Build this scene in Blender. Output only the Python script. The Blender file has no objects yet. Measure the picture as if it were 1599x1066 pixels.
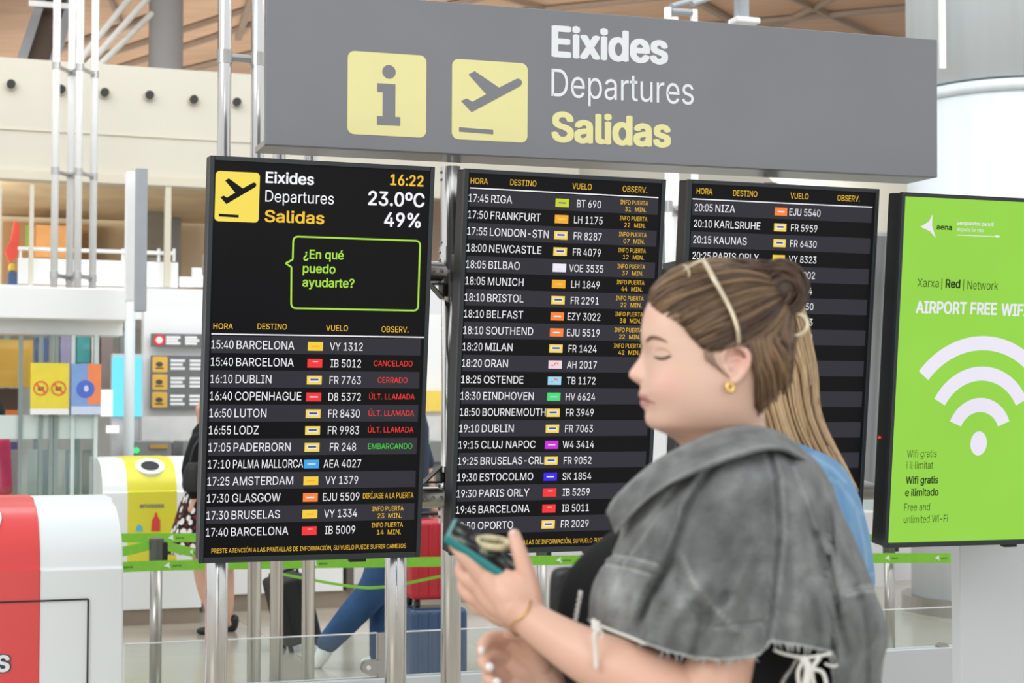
import bpy, bmesh, math, os, random
import numpy as np
from mathutils import Vector, Matrix
random.seed(7)
SC = bpy.context.scene
COL = SC.collection
PI = math.pi

# ------------------------------------------------------------------ camera
F = 2650.0; PITCH = math.radians(2.5); CX, CY = 799.5, 533.0
CAM = Vector((0, 0, 1.5))
cd = bpy.data.cameras.new('camera'); cam = bpy.data.objects.new('camera', cd); COL.objects.link(cam)
cd.sensor_width = 36.0; cd.lens = F / 1599.0 * 36.0
cam.location = CAM; cam.rotation_euler = (PI / 2 + PITCH, 0, 0)
cd.clip_start = 0.05; cd.clip_end = 200
cd.dof.use_dof = True; cd.dof.focus_distance = 4.95; cd.dof.aperture_fstop = 6.4
SC.camera = cam
# ------------------------------------------------------------------ daylight and added area lamps
SC.view_settings.view_transform = 'Standard'; SC.view_settings.look = 'None'
SC.view_settings.exposure = 0.0; SC.view_settings.gamma = 1.0; SC.view_settings.use_curve_mapping = False
wd = bpy.data.worlds.new('daylight'); SC.world = wd; wd.use_nodes = True
nt = wd.node_tree; nt.nodes.clear()
tc = nt.nodes.new('ShaderNodeTexCoord'); sx = nt.nodes.new('ShaderNodeSeparateXYZ')
mr = nt.nodes.new('ShaderNodeMapRange'); mr.inputs[1].default_value = -0.6; mr.inputs[2].default_value = 0.3
rp = nt.nodes.new('ShaderNodeValToRGB')
rp.color_ramp.elements[0].color = (0.58, 0.56, 0.53, 1); rp.color_ramp.elements[1].color = (1.0, 1.02, 1.04, 1)
bg = nt.nodes.new('ShaderNodeBackground'); bg.inputs[1].default_value = 0.95
wo = nt.nodes.new('ShaderNodeOutputWorld')
nt.links.new(tc.outputs['Generated'], sx.inputs[0]); nt.links.new(sx.outputs[2], mr.inputs[0])
nt.links.new(mr.outputs[0], rp.inputs[0]); nt.links.new(rp.outputs[0], bg.inputs[0]); nt.links.new(bg.outputs[0], wo.inputs[0])
def area(name, loc, target, size, sy, energy, col=(1, 1, 1)):
    l = bpy.data.lights.new(name, 'AREA'); l.shape = 'RECTANGLE'; l.size = size; l.size_y = sy; l.energy = energy; l.color = col
    o = bpy.data.objects.new(name, l); COL.objects.link(o); o.location = loc
    o.rotation_euler = (Vector(target) - Vector(loc)).to_track_quat('-Z', 'Y').to_euler()
    return o
area('unseen_daylight', (-5.5, -1.5, 5.5), (0.5, 5.0, 1.2), 6, 3.5, 260, (1, 0.99, 0.97))  # stands for window glazing to the left behind the camera
area('unseen_daylight', (2.4, -4.3, 1.75), (0.3, 5.2, 1.1), 1.5, 3.4, 75, (1, 1, 1))  # added behind the camera for a highlight stripe on the steel poles
area('overhead_fill', (-4.0, 12.0, 6.6), (-4.0, 14.5, 0), 9, 4, 300, (1, 1, 1))  # added area lamp brightening the far left of the hall from above
area('overhead_fill', (3.5, 9.5, 6.4), (3.0, 11.0, 0), 7, 3.5, 170, (1, 1, 1))  # second added overhead lamp, over the right of the hall
area('gallery_fill', (-8.55, 14.13, 3.45), (-9.6, 17.04, 2.9), 8, .3, 190, (1, 0.94, 0.84))  # added to lighten the gallery interior, no fitting there
area('roof_fill', (-3.0, 22.0, 3.9), (-1.0, 25.0, 7), 16, 3, 430, (1, 0.97, 0.93))  # added out of view behind the cream wall to brighten the timber ceiling

# ------------------------------------------------------------------ geometry helpers
A = math.radians(20.0); CA, SA = math.cos(A), math.sin(A)
HU = Vector((CA, SA, 0)); HW = Vector((-SA, CA, 0)); HZ = Vector((0, 0, 1))
def hall(u, w, z): return HU * u + HW * w + HZ * z
def ray(px, py):
    d = Vector(((px - CX) / F, 1.0, (CY - py) / F))
    c, s = math.cos(PITCH), math.sin(PITCH)
    return Vector((d.x, c * d.y - s * d.z, s * d.y + c * d.z))
def on_w(px, py, w):
    r = ray(px, py); return CAM + r * (w / r.dot(HW))
def on_y(px, py, y):
    r = ray(px, py); return CAM + r * (y / r.y)
def on_z(px, py, z):
    r = ray(px, py); return CAM + r * ((z - CAM.z) / r.z)
def uz(px, py, w):
    p = on_w(px, py, w); return p.dot(HU), p.z
def lerp(a, b, t): return a + (b - a) * t
def smooth(e0, e1, x):
    t = min(1, max(0, (x - e0) / (e1 - e0))); return t * t * (3 - 2 * t)
def interp(x, xs, ys):
    if x <= xs[0]: return ys[0]
    for i in range(1, len(xs)):
        if x <= xs[i]:
            t = (x - xs[i - 1]) / (xs[i] - xs[i - 1]); return lerp(ys[i - 1], ys[i], t)
    return ys[-1]
def cspline(pts, n):
    """Catmull-Rom through a list of tuples/vectors, n samples per span."""
    P = [np.array(p, float) for p in pts]; out = []
    for i in range(len(P) - 1):
        a = P[max(i - 1, 0)]; b = P[i]; c = P[i + 1]; d = P[min(i + 2, len(P) - 1)]
        for k in range(n):
            t = k / n
            out.append(0.5 * ((2 * b) + (c - a) * t + (2 * a - 5 * b + 4 * c - d) * t * t + (3 * b - a - 3 * c + d) * t ** 3))
    out.append(P[-1]); return out
def srgb(r, g, b):
    f = lambda c: (c / 255 / 12.92) if c / 255 <= 0.04045 else ((c / 255 + 0.055) / 1.055) ** 2.4
    return (f(r), f(g), f(b), 1.0)

class Frame:
    def __init__(s, o, U, V, N): s.o, s.U, s.V, s.N = Vector(o), Vector(U), Vector(V), Vector(N)
    def p(s, u, v, n=0.0): return s.o + s.U * u + s.V * v + s.N * n
    def uv(s, px, py, n=0.0):
        r = ray(px, py); o = s.o + s.N * n; t = (o - CAM).dot(s.N) / r.dot(s.N); q = CAM + r * t - o
        return q.dot(s.U), q.dot(s.V)

_FONT = None
try: _FONT = bpy.data.fonts.load(os.path.join(bpy.utils.system_resource('DATAFILES'), 'fonts', 'Inter.woff2'))
except Exception: _FONT = None
_TC = {}
def glyphs(body, off=0):
    """filled outlines of a line of type: each outer contour is filled on its own, minus the counters inside it"""
    if body in _TC: return _TC[body]
    from mathutils.geometry import interpolate_bezier, delaunay_2d_cdt
    c = bpy.data.curves.new('lettering', 'FONT'); c.body = body
    if _FONT: c.font = _FONT
    o = bpy.data.objects.new('lettering', c); COL.objects.link(o); dg = bpy.context.evaluated_depsgraph_get(); dg.update()
    cu = o.to_curve(dg); loops = []
    for sp in cu.splines:
        B_ = sp.bezier_points; L_ = []
        for a in range(len(B_)):
            p, q = B_[a], B_[(a + 1) % len(B_)]
            straight = (p.handle_right - p.co).cross(q.co - p.co).length < 1e-5 and (q.handle_left - q.co).cross(p.co - q.co).length < 1e-5
            L_ += [Vector((v.x, v.y, 0)) for v in interpolate_bezier(p.co, p.handle_right, q.handle_left, q.co, 2 if straight else 5)[:-1]]
        D_ = [L_[k] for k in range(len(L_)) if (L_[k] - L_[k - 1]).length > 1e-5]
        if len(D_) > 2: loops.append((sum(D_[k - 1].x * D_[k].y - D_[k].x * D_[k - 1].y for k in range(len(D_))), D_))
    o.to_curve_clear(); bpy.data.objects.remove(o); bpy.data.curves.remove(c)
    big = max(loops, key=lambda l: abs(l[0])); sg = 1 if big[0] > 0 else -1
    def inside(pt, L_):
        r = False
        for k in range(len(L_)):
            a, b_ = L_[k - 1], L_[k]
            if (a.y > pt.y) != (b_.y > pt.y) and pt.x < (b_.x - a.x) * (pt.y - a.y) / (b_.y - a.y) + a.x: r = not r
        return r
    outs = [[l[1]] for l in loops if l[0] * sg > 0]
    for l in loops:
        if l[0] * sg < 0:
            for g in outs:
                if inside(l[1][0], g[0]): g.append(l[1]); break
    V, Fc = [], []
    for g in outs:
        P_ = [v.xy for L_ in g for v in L_]; E_ = []; b1 = 0
        for L_ in g: E_ += [(b1 + k, b1 + (k + 1) % len(L_)) for k in range(len(L_))]; b1 += len(L_)
        r_ = delaunay_2d_cdt(P_, E_, [], 0, 1e-7); b0 = len(V); V += [(v.x, v.y) for v in r_[0]]
        for t in r_[2]:
            m_ = sum((r_[0][k] for k in t), Vector((0, 0))) / len(t)
            if inside(m_, g[0]) and not any(inside(m_, h_) for h_ in g[1:]): Fc.append(tuple(b0 + k for k in t))
    _TC[body] = (V, Fc); return _TC[body]
CAP = max(v[1] for v in glyphs('H', 0)[0])

class MB:
    def __init__(s): s.v = []; s.f = []; s.m = []; s.c = None
    def add(s, verts, faces, m=0):
        b = len(s.v); s.v += [Vector(v) for v in verts]; s.f += [tuple(i + b for i in f) for f in faces]; s.m += [m] * len(faces); return b
    def box(s, c, U, V, W, m=0):
        """box with centre c and FULL edge vectors U V W"""
        c = Vector(c); U = Vector(U) / 2; V = Vector(V) / 2; W = Vector(W) / 2
        P = [c + U * a + V * b + W * d for a in (-1, 1) for b in (-1, 1) for d in (-1, 1)]
        s.add(P, [(0, 1, 3, 2), (4, 6, 7, 5), (0, 4, 5, 1), (2, 3, 7, 6), (0, 2, 6, 4), (1, 5, 7, 3)], m); return s
    def hbox(s, u0, u1, w0, w1, z0, z1, m=0):
        return s.box(hall((u0 + u1) / 2, (w0 + w1) / 2, (z0 + z1) / 2), HU * (u1 - u0), HW * (w1 - w0), HZ * (z1 - z0), m)
    def quad(s, a, b, c, d, m=0): s.add([a, b, c, d], [(0, 1, 2, 3)], m); return s
    def prism(s, pts, ext, m=0):
        n = len(pts); P = [Vector(p) for p in pts]; e = Vector(ext)
        s.add(P + [p + e for p in P], [tuple(range(n))[::-1], tuple(range(n, 2 * n))] + [(i, (i + 1) % n, n + (i + 1) % n, n + i) for i in range(n)], m); return s
    def tube(s, path, rad, n=12, caps=True, m=0, flat=None):
        P = [Vector(p) for p in path]; k = len(P)
        R = rad if isinstance(rad, (list, tuple)) else [rad] * k
        t0 = (P[1] - P[0]).normalized(); up = Vector((0, 0, 1)) if abs(t0.z) < 0.9 else Vector((0, 1, 0))
        x = t0.cross(up).normalized(); rings = []
        for i in range(k):
            t = (P[min(i + 1, k - 1)] - P[max(i - 1, 0)]).normalized()
            x = (x - t * x.dot(t)).normalized(); y = t.cross(x)
            fa, fb = flat if flat else (1, 1)
            rings.append([P[i] + x * math.cos(2 * PI * j / n) * R[i] * fa + y * math.sin(2 * PI * j / n) * R[i] * fb for j in range(n)])
        fs = [(i * n + j, i * n + (j + 1) % n, (i + 1) * n + (j + 1) % n, (i + 1) * n + j) for i in range(k - 1) for j in range(n)]
        if caps: fs += [tuple(range(n))[::-1], tuple((k - 1) * n + j for j in range(n))]
        s.add([p for r in rings for p in r], fs, m); return s
    def pole(s, a, b, r, n=20, m=0): return s.tube([a, b], r, n, True, m)
    def rings(s, R, m=0, closed=True, caps=False):
        n = len(R[0]); k = len(R); q = n if closed else n - 1
        fs = [(i * n + j, i * n + (j + 1) % n, (i + 1) * n + (j + 1) % n, (i + 1) * n + j) for i in range(k - 1) for j in range(q)]
        if caps: fs += [tuple(range(n))[::-1], tuple((k - 1) * n + j for j in range(n))]
        return s.add([p for r in R for p in r], fs, m)
    def ball(s, c, U, V, W, m=0, nu=20, nv=12):
        c = Vector(c); R = []
        for i in range(1, nv):
            a = PI * i / nv
            R.append([c + Vector(W) * math.cos(a) + (Vector(U) * math.cos(2 * PI * j / nu) + Vector(V) * math.sin(2 * PI * j / nu)) * math.sin(a) for j in range(nu)])
        b = s.rings(R, m); t = s.add([c + Vector(W), c - Vector(W)], [], m)
        e = b + (nv - 2) * nu
        fs = [(t, b + (j + 1) % nu, b + j) for j in range(nu)] + [(t + 1, e + j, e + (j + 1) % nu) for j in range(nu)]
        s.f += fs; s.m += [m] * len(fs); return s
    def rrect(s, fr, u0, u1, v0, v1, r, n0=0.0, n1=0.002, m=0, k=6):
        pts = []
        for cx, cy, a0 in ((u1 - r, v1 - r, 0), (u0 + r, v1 - r, PI / 2), (u0 + r, v0 + r, PI), (u1 - r, v0 + r, 3 * PI / 2)):
            for i in range(k + 1):
                a = a0 + PI / 2 * i / k; pts.append((cx + r * math.cos(a), cy + r * math.sin(a)))
        return s.poly(fr, pts, n0, n1, m)
    def poly(s, fr, pts, n0, n1, m=0):
        return s.prism([fr.p(a, b, n0) for a, b in pts], fr.N * (n1 - n0), m)
    def frect(s, fr, u0, u1, v0, v1, n0, n1, m=0):
        return s.poly(fr, [(u0, v0), (u1, v0), (u1, v1), (u0, v1)], n0, n1, m)
    def disc(s, fr, u, v, ru, rv, n0, n1, m=0, k=28):
        return s.poly(fr, [(u + ru * math.cos(2 * PI * i / k), v + rv * math.sin(2 * PI * i / k)) for i in range(k)], n0, n1, m)
    def ring(s, fr, u, v, r, th, n0, n1, m=0, a0=0, a1=2 * PI, k=32):
        for i in range(k):
            b0 = lerp(a0, a1, i / k); b1 = lerp(a0, a1, (i + 1) / k)
            s.poly(fr, [(u + q * math.cos(b), v + q * math.sin(b)) for q, b in ((r - th / 2, b0), (r + th / 2, b0), (r + th / 2, b1), (r - th / 2, b1))], n0, n1, m)
        return s
    def text(s, fr, body, u, v, cap, off=0.0, width=None, align='l', sx=1.0, n=0.0012, m=0, maxw=None):
        V, Fc = glyphs(body, 0)
        x0 = min(a for a, b in V); x1 = max(a for a, b in V); sc = cap / CAP
        k = sc * sx; e = off * sc if off > 0.008 else 0
        if width: k = (width - 2 * e) / (x1 - x0)
        if maxw and k * (x1 - x0) > maxw: k = maxw / (x1 - x0)
        wd_ = k * (x1 - x0); du = {'l': e, 'c': -wd_ / 2, 'r': -wd_}[align]
        cp = [(0, 0)] if not e else [(e, e * .5), (-e, e * .5), (e, -e * .5), (-e, -e * .5), (0, e * .8), (0, -e * .8), (e, 0), (-e, 0)]
        for q, (dx, dy) in enumerate(cp):          # heavier weights: strokes widened
            s.add([fr.p(u + du + dx + (a - x0) * k, v + dy + b * (sc if not e else sc * (1 - 2 * e / cap * .5)) + (e * .5 if e else 0), n + q * 0.00003) for a, b in V], Fc, m)
        return wd_
    def text_px(s, fr, body, xl, yl, xr, yr, cap_px, off=0.0, n=0.0012, m=0):
        """lettering whose baseline runs from one measured point of the sign to another"""
        a = fr.uv(xl, yl); b = fr.uv(xr, yr); t = fr.uv(xl, yl - cap_px)
        return s.text(fr, body, a[0], (a[1] + b[1]) / 2, t[1] - a[1], off, width=b[0] - a[0], n=n, m=m)
    def build(s, name, mats, parent=None, sm=False, bevel=0, seg=2, org=None, sub=0, attr=None, flip=False, solid=0):
        me = bpy.data.meshes.new(name)
        o0 = Vector((0, 0, 0))
        if parent is not None: o0 = wloc(parent)
        elif org is not None: o0 = Vector(org)
        elif s.v:
            o0 = Vector((sum(v.x for v in s.v) / len(s.v), sum(v.y for v in s.v) / len(s.v), min(v.z for v in s.v)))
        me.from_pydata([tuple(v - o0) for v in s.v], [], s.f)
        mats = mats if isinstance(mats, (list, tuple)) else [mats]
        for mt in mats: me.materials.append(mt)
        me.polygons.foreach_set('material_index', s.m)
        if attr is not None:
            at = me.color_attributes.new('tint', 'FLOAT_COLOR', 'POINT')
            at.data.foreach_set('color', [q for c in attr for q in (c[0], c[1], c[2], 1.0)])
        bm = bmesh.new(); bm.from_mesh(me); bmesh.ops.recalc_face_normals(bm, faces=bm.faces); bm.to_mesh(me); bm.free()
        if sm: me.polygons.foreach_set('use_smooth', [True] * len(me.polygons))
        o = bpy.data.objects.new(name, me); COL.objects.link(o)
        if parent is not None: o.parent = parent; o['_o'] = tuple(o0)
        else: o.location = o0
        if solid:
            md = o.modifiers.new('thickness', 'SOLIDIFY'); md.thickness = solid; md.offset = -1
        if bevel:
            md = o.modifiers.new('edges', 'BEVEL'); md.width = bevel; md.segments = seg; md.limit_method = 'ANGLE'; md.angle_limit = math.radians(40)
            me.polygons.foreach_set('use_smooth', [True] * len(me.polygons))
            try: md.harden_normals = True
            except Exception: pass
        if sub:
            md = o.modifiers.new('smoothing', 'SUBSURF'); md.levels = sub; md.render_levels = sub
        return o
def wloc(o):
    """world location of an object made here (no rotations anywhere in a chain)"""
    p = Vector((0, 0, 0))
    while o is not None: p += o.location; o = o.parent
    return p
def thing(name, label, cat, loc, group=None):
    o = bpy.data.objects.new(name, None); COL.objects.link(o); o.location = Vector(loc); o.empty_display_size = 0.1
    return tag(o, label, cat, group)
def tag(o, label, cat=None, group=None, kind=None):
    if label: o['label'] = label
    if cat: o['category'] = cat
    if group: o['group'] = group
    if kind: o['kind'] = kind
    return o
def struct(o, label=None, cat=None):
    o['kind'] = 'structure'
    if label: o['label'] = label
    if cat: o['category'] = cat
    return o
def dup(root, loc, label, group=None):
    def cp(o, par):
        c = o.copy(); COL.objects.link(c)
        if par is not None: c.parent = par
        for ch in [x for x in SC.objects if x.parent == o]: cp(ch, c)
        return c
    r = cp(root, None); r.location = Vector(loc); r['label'] = label
    if group: r['group'] = group
    return r

# ------------------------------------------------------------------ materials
def mat(name, col, rough=0.5, metal=0.0, spec=0.5, var=0.06, scale=8.0, emit=None, es=1.0, alpha=None, trans=0.0, bump=0.0, bscale=60.0, attr=False, stretch=None, sheen=0.0, sss=0.0):
    m = bpy.data.materials.new(name); m.use_nodes = True; t = m.node_tree; b = t.nodes['Principled BSDF']
    b.inputs['Roughness'].default_value = rough; b.inputs['Metallic'].default_value = metal; b.inputs['Specular IOR Level'].default_value = spec
    b.inputs['Base Color'].default_value = col
    co = t.nodes.new('ShaderNodeTexCoord'); src = co.outputs['Object']
    if stretch:
        mp = t.nodes.new('ShaderNodeMapping'); mp.inputs['Scale'].default_value = stretch; t.links.new(src, mp.inputs[0]); src = mp.outputs[0]
    if var or attr:
        nz = t.nodes.new('ShaderNodeTexNoise'); nz.inputs['Scale'].default_value = scale; nz.inputs['Detail'].default_value = 5
        t.links.new(src, nz.inputs['Vector'])
        hs = t.nodes.new('ShaderNodeHueSaturation'); hs.inputs['Color'].default_value = col
        rg = t.nodes.new('ShaderNodeMapRange'); rg.inputs[1].default_value = 0.3; rg.inputs[2].default_value = 0.7
        rg.inputs[3].default_value = 1 - var; rg.inputs[4].default_value = 1 + var
        t.links.new(nz.outputs['Fac'], rg.inputs[0]); t.links.new(rg.outputs[0], hs.inputs['Value'])
        if attr:
            vc = t.nodes.new('ShaderNodeVertexColor'); vc.layer_name = 'tint'; t.links.new(vc.outputs['Color'], hs.inputs['Color'])
        t.links.new(hs.outputs[0], b.inputs['Base Color'])
    if bump:
        n2 = t.nodes.new('ShaderNodeTexNoise'); n2.inputs['Scale'].default_value = bscale; n2.inputs['Detail'].default_value = 4
        t.links.new(src, n2.inputs['Vector'])
        bp = t.nodes.new('ShaderNodeBump'); bp.inputs['Strength'].default_value = bump; bp.inputs['Distance'].default_value = 0.004
        t.links.new(n2.outputs['Fac'], bp.inputs['Height']); t.links.new(bp.outputs[0], b.inputs['Normal'])
    if emit: b.inputs['Emission Color'].default_value = emit; b.inputs['Emission Strength'].default_value = es
    if trans: b.inputs['Transmission Weight'].default_value = trans; b.inputs['IOR'].default_value = 1.45
    if alpha is not None: b.inputs['Alpha'].default_value = alpha
    if sheen: b.inputs['Sheen Weight'].default_value = sheen
    if sss:
        b.inputs['Subsurface Weight'].default_value = sss; b.inputs['Subsurface Radius'].default_value = (0.012, 0.005, 0.003); b.inputs['Subsurface Scale'].default_value = 1.0
    return m
def screen_mat(name, r, g, b, k=1.0, gloss=True):
    m = mat(name, (0.006, 0.006, 0.007, 1), 0.22 if gloss else 0.6, 0, 0.11 if gloss else 0.0, 0, emit=srgb(r, g, b), es=k)
    t = m.node_tree; bs = t.nodes['Principled BSDF']      # a faint backlight unevenness
    co = t.nodes.new('ShaderNodeTexCoord'); nz = t.nodes.new('ShaderNodeTexNoise'); nz.inputs['Scale'].default_value = 3.0
    rg = t.nodes.new('ShaderNodeMapRange'); rg.inputs[3].default_value = k * 0.94; rg.inputs[4].default_value = k * 1.06
    t.links.new(co.outputs['Object'], nz.inputs['Vector']); t.links.new(nz.outputs['Fac'], rg.inputs[0]); t.links.new(rg.outputs[0], bs.inputs['Emission Strength'])
    return m
M = dict(
    strut=mat('pale_grey_tube_paint', srgb(206, 204, 196), 0.4, 0.1),
    header=mat('sign_grey_enamel', srgb(135, 136, 141), 0.38, 0, 0.45, 0.03, 3),
    header_edge=mat('sign_underside_metal', srgb(150, 150, 146), 0.3, 0.6, 0.5, 0.05, 12),
    vinyl_white=mat('white_vinyl', srgb(243, 248, 250), 0.45, 0, 0.4, 0.01),
    vinyl_yellow=mat('pale_yellow_vinyl', srgb(246, 240, 172), 0.45, 0, 0.4, 0.02),
    bezel=mat('black_bezel_plastic', srgb(44, 50, 54), 0.35, 0, 0.5, 0.05, 20),
    casing=mat('black_display_casing', srgb(34, 37, 38), 0.45, 0, 0.5, 0.06, 20),
    bracket=mat('dark_grey_bracket_steel', srgb(96, 96, 94), 0.4, 0.6, 0.5, 0.08, 20),
    steel=mat('polished_stainless_steel', srgb(226, 226, 224), 0.14, 1.0, 0.5, 0.03, 6, stretch=(40, 40, 1)),
    brushed=mat('brushed_steel', srgb(176, 174, 168), 0.3, 1.0, 0.5, 0.06, 6, stretch=(40, 40, 1)),
    white_pole=mat('white_painted_steel', srgb(246, 248, 248), 0.3, 0.0, 0.5, 0.02),
    grey_steel=mat('grey_painted_steel', srgb(160, 166, 172), 0.4, 0.1, 0.5, 0.04),
    clamp=mat('zinc_clamp_steel', srgb(186, 186, 184), 0.3, 0.6, 0.5, 0.05),
    cream=mat('cream_wall_panels', srgb(202, 198, 184), 0.6, 0, 0.3, 0.025, 1.2),
    cream_trim=mat('cream_trim', srgb(206, 200, 182), 0.6, 0, 0.3, 0.02, 2),
    white=mat('white_laminate', srgb(240, 242, 242), 0.4, 0, 0.4, 0.015, 2),
    white_gloss=mat('white_moulded_plastic', srgb(236, 242, 242), 0.3, 0, 0.5, 0.012, 2),
    red=mat('red_bin_panel', srgb(228, 72, 70), 0.32, 0, 0.5, 0.03, 2),
    yellow=mat('yellow_bin_panel', srgb(222, 216, 62), 0.4, 0, 0.5, 0.03, 3),
    black=mat('black_plastic', srgb(24, 25, 26), 0.45, 0, 0.5, 0.05),
    line=mat('dark_joint_line', srgb(50, 52, 54), 0.6, 0, 0.3, 0.02),
    plinth=mat('taupe_plinth', srgb(150, 138, 122), 0.5, 0, 0.4, 0.05),
    belt=mat('green_belt_webbing', srgb(128, 196, 62), 0.6, 0, 0.3, 0.05, 30, bump=0.2, bscale=300),
    pillar=mat('pale_blue_grey_column_cladding', srgb(212, 221, 225), 0.45, 0.0, 0.5, 0.04, 1.5, stretch=(6, 6, 0.4)),
    pillar_grey=mat('grey_column_paint', srgb(158, 158, 158), 0.5, 0, 0.4, 0.03, 2),
    totem=mat('light_grey_sheet_steel', srgb(216, 221, 223), 0.42, 0.0, 0.5, 0.02, 2),
    tan=mat('tan_shop_interior', srgb(214, 194, 160), 0.6, 0, 0.3, 0.14, 1.6),
    brown=mat('brown_shop_interior', srgb(178, 142, 104), 0.6, 0, 0.3, 0.12, 1.6),
    frost=mat('frosted_glass_band', srgb(206, 220, 217), 0.5, 0, 0.5, 0.03, 3),
    teal_grey=mat('grey_green_glazing', srgb(138, 154, 152), 0.2, 0, 0.6, 0.12, 2, stretch=(8, 8, 0.5)),
)
def glass_mat(name, tint=(0.93, 0.97, 0.96, 1), refl=0.08):
    m = bpy.data.materials.new(name); m.use_nodes = True; t = m.node_tree; t.nodes.clear()
    o = t.nodes.new('ShaderNodeOutputMaterial'); a = t.nodes.new('ShaderNodeBsdfTransparent'); g = t.nodes.new('ShaderNodeBsdfGlossy')
    a.inputs[0].default_value = tint; g.inputs['Roughness'].default_value = 0.03
    lw = t.nodes.new('ShaderNodeLayerWeight'); lw.inputs[0].default_value = 0.25
    mr_ = t.nodes.new('ShaderNodeMapRange'); mr_.inputs[3].default_value = refl * 0.5; mr_.inputs[4].default_value = 0.7
    mx = t.nodes.new('ShaderNodeMixShader'); t.links.new(lw.outputs['Fresnel'], mr_.inputs[0]); t.links.new(mr_.outputs[0], mx.inputs[0])
    t.links.new(a.outputs[0], mx.inputs[1]); t.links.new(g.outputs[0], mx.inputs[2]); t.links.new(mx.outputs[0], o.inputs[0]); return m
M['glass'] = glass_mat('clear_glass')
# ================================================================== the room
def floor_mat():
    m = mat('polished_stone_floor', srgb(196, 190, 178), 0.16, 0, 0.5, 0.05, 2.5); t = m.node_tree; b = t.nodes['Principled BSDF']
    co = t.nodes.new('ShaderNodeTexCoord'); mp = t.nodes.new('ShaderNodeMapping'); mp.inputs['Rotation'].default_value = (0, 0, -A)
    br = t.nodes.new('ShaderNodeTexBrick'); br.offset = 0.0; br.inputs['Scale'].default_value = 1.0
    br.inputs['Brick Width'].default_value = 1.2; br.inputs['Row Height'].default_value = 1.2; br.inputs['Mortar Size'].default_value = 0.004
    br.inputs['Color1'].default_value = srgb(178, 170, 156); br.inputs['Color2'].default_value = srgb(170, 162, 148); br.inputs['Mortar'].default_value = srgb(140, 132, 120)
    hs = [n for n in t.nodes if n.type == 'HUE_SAT'][0]
    t.links.new(co.outputs['Object'], mp.inputs[0]); t.links.new(mp.outputs[0], br.inputs['Vector']); t.links.new(br.outputs['Color'], hs.inputs['Color'])
    return m
struct(MB().quad(hall(-14, -4, 0), hall(22, -4, 0), hall(22, 44, 0), hall(-14, 44, 0)).build('floor', floor_mat(), org=(0, 0, 0)), 'polished beige stone floor of the concourse', 'floor')

WB = 15.5                                                      # the far wall of the concourse
b = MB(); b.hbox(-12, 6.35, WB, WB + 0.3, 3.60, 4.66, 0)
for z in (4.02,): b.hbox(-12, 6.35, WB - 0.012, WB, z, z + 0.012, 1)
b.hbox(-12, 6.35, WB - 0.06, WB, 3.58, 3.66, 1)
struct(b.build('wall_back', [M['cream'], M['cream_trim']]), 'cream panelled upper wall of the far side of the hall', 'wall')
b = MB(); b.hbox(6.35, 20, WB + 0.5, WB + 0.8, 2.6, 4.5, 0)
struct(b.build('wall_right', [M['cream']]), 'cream wall seen between the boards and the round column', 'wall')
# wood ceiling beyond the wall: raked timber panels with steel ribs
wood = mat('timber_ceiling_panels', srgb(196, 165, 138), 0.55, 0, 0.3, 0.10, 1.2, stretch=(1, 6, 1))
b = MB()
b.quad(hall(-22, 17.0, 7.5), hall(26, 17.0, 7.5), hall(26, 46, 5.47), hall(-22, 46, 5.47), 0)
struct(b.build('ceiling', wood), 'timber lined roof of the hall, seen above the far wall', 'ceiling')
rib = mat('roof_rib_steel', srgb(150, 134, 118), 0.5, 0.1, 0.4, 0.06)
def ceil_pt(u, w, dz=-0.06): return hall(u, w, 7.5 - (w - 17.0) * 0.07 + dz)
def rib_px(px0, py0, px1, py1, wd_=0.05):
    def hit(px, py):
        n = (hall(1, 0, 0)).cross(HW - HZ * 0.07).normalized(); r = ray(px, py); o = ceil_pt(0, 17.0)
        return CAM + r * ((o - CAM).dot(n) / r.dot(n))
    p, q = hit(px0, py0), hit(px1, py1); d = (q - p).normalized(); n = d.cross(HZ).normalized()
    return MB().box((p + q) / 2, (q - p), n * wd_, HZ * 0.06)
RIBS = [(-60, 130, 260, 20), (60, 120, 420, 5), (150, 118, 700, -60), (250, 120, 900, -40), (420, 100, 620, -10), (600, 40, 1300, -30),
        (900, 60, 1560, 0), (1220, -10, 1440, 90), (1130, 80, 1360, -30), (1050, -20, 1240, 90), (700, -30, 900, 30), (170, -10, 190, 40), (395, -10, 372, 60), (1290, 100, 1560, 60)]
for i, r in enumerate(RIBS):
    struct(rib_px(*r, wd_=0.05 if i % 3 else 0.09).build('ceiling_rib', rib))
# the raking roof girder at the far left and the diagonal tube struts
p, q = on_w(52, 118, 17.6), on_w(100, -40, 20)
b = MB(); d = (q - p); n = HU
for o_ in (-0.16, 0.16): b.box((p + q) / 2 + n * o_, d, n * 0.10, HW * 0.3, 0)
b.box((p + q) / 2 + HW * 0.1, d, n * 0.24, HW * 0.08, 1)
b.box(lerp(p, q, 0.62) - HW * 0.2, n * 0.55, HW * 0.05, HZ * 0.06, 2)
tag(struct(b.build('roof_girder', [M['grey_steel'], mat('girder_web', srgb(96, 84, 74), 0.6), M['white']])), 'raking grey roof girder above the cream wall', 'girder')
for k, (a, c) in enumerate((((132, 108), (232, -4)), ((120, 100), (205, -6)), ((148, 110), (236, 22)))):
    tag(struct(MB().pole(on_w(*a, 15.9), on_w(*c, 17.2), 0.032, 10, 0).build('roof_strut', M['strut'])), 'slanting tubular strut under the timber roof', 'strut')
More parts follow.
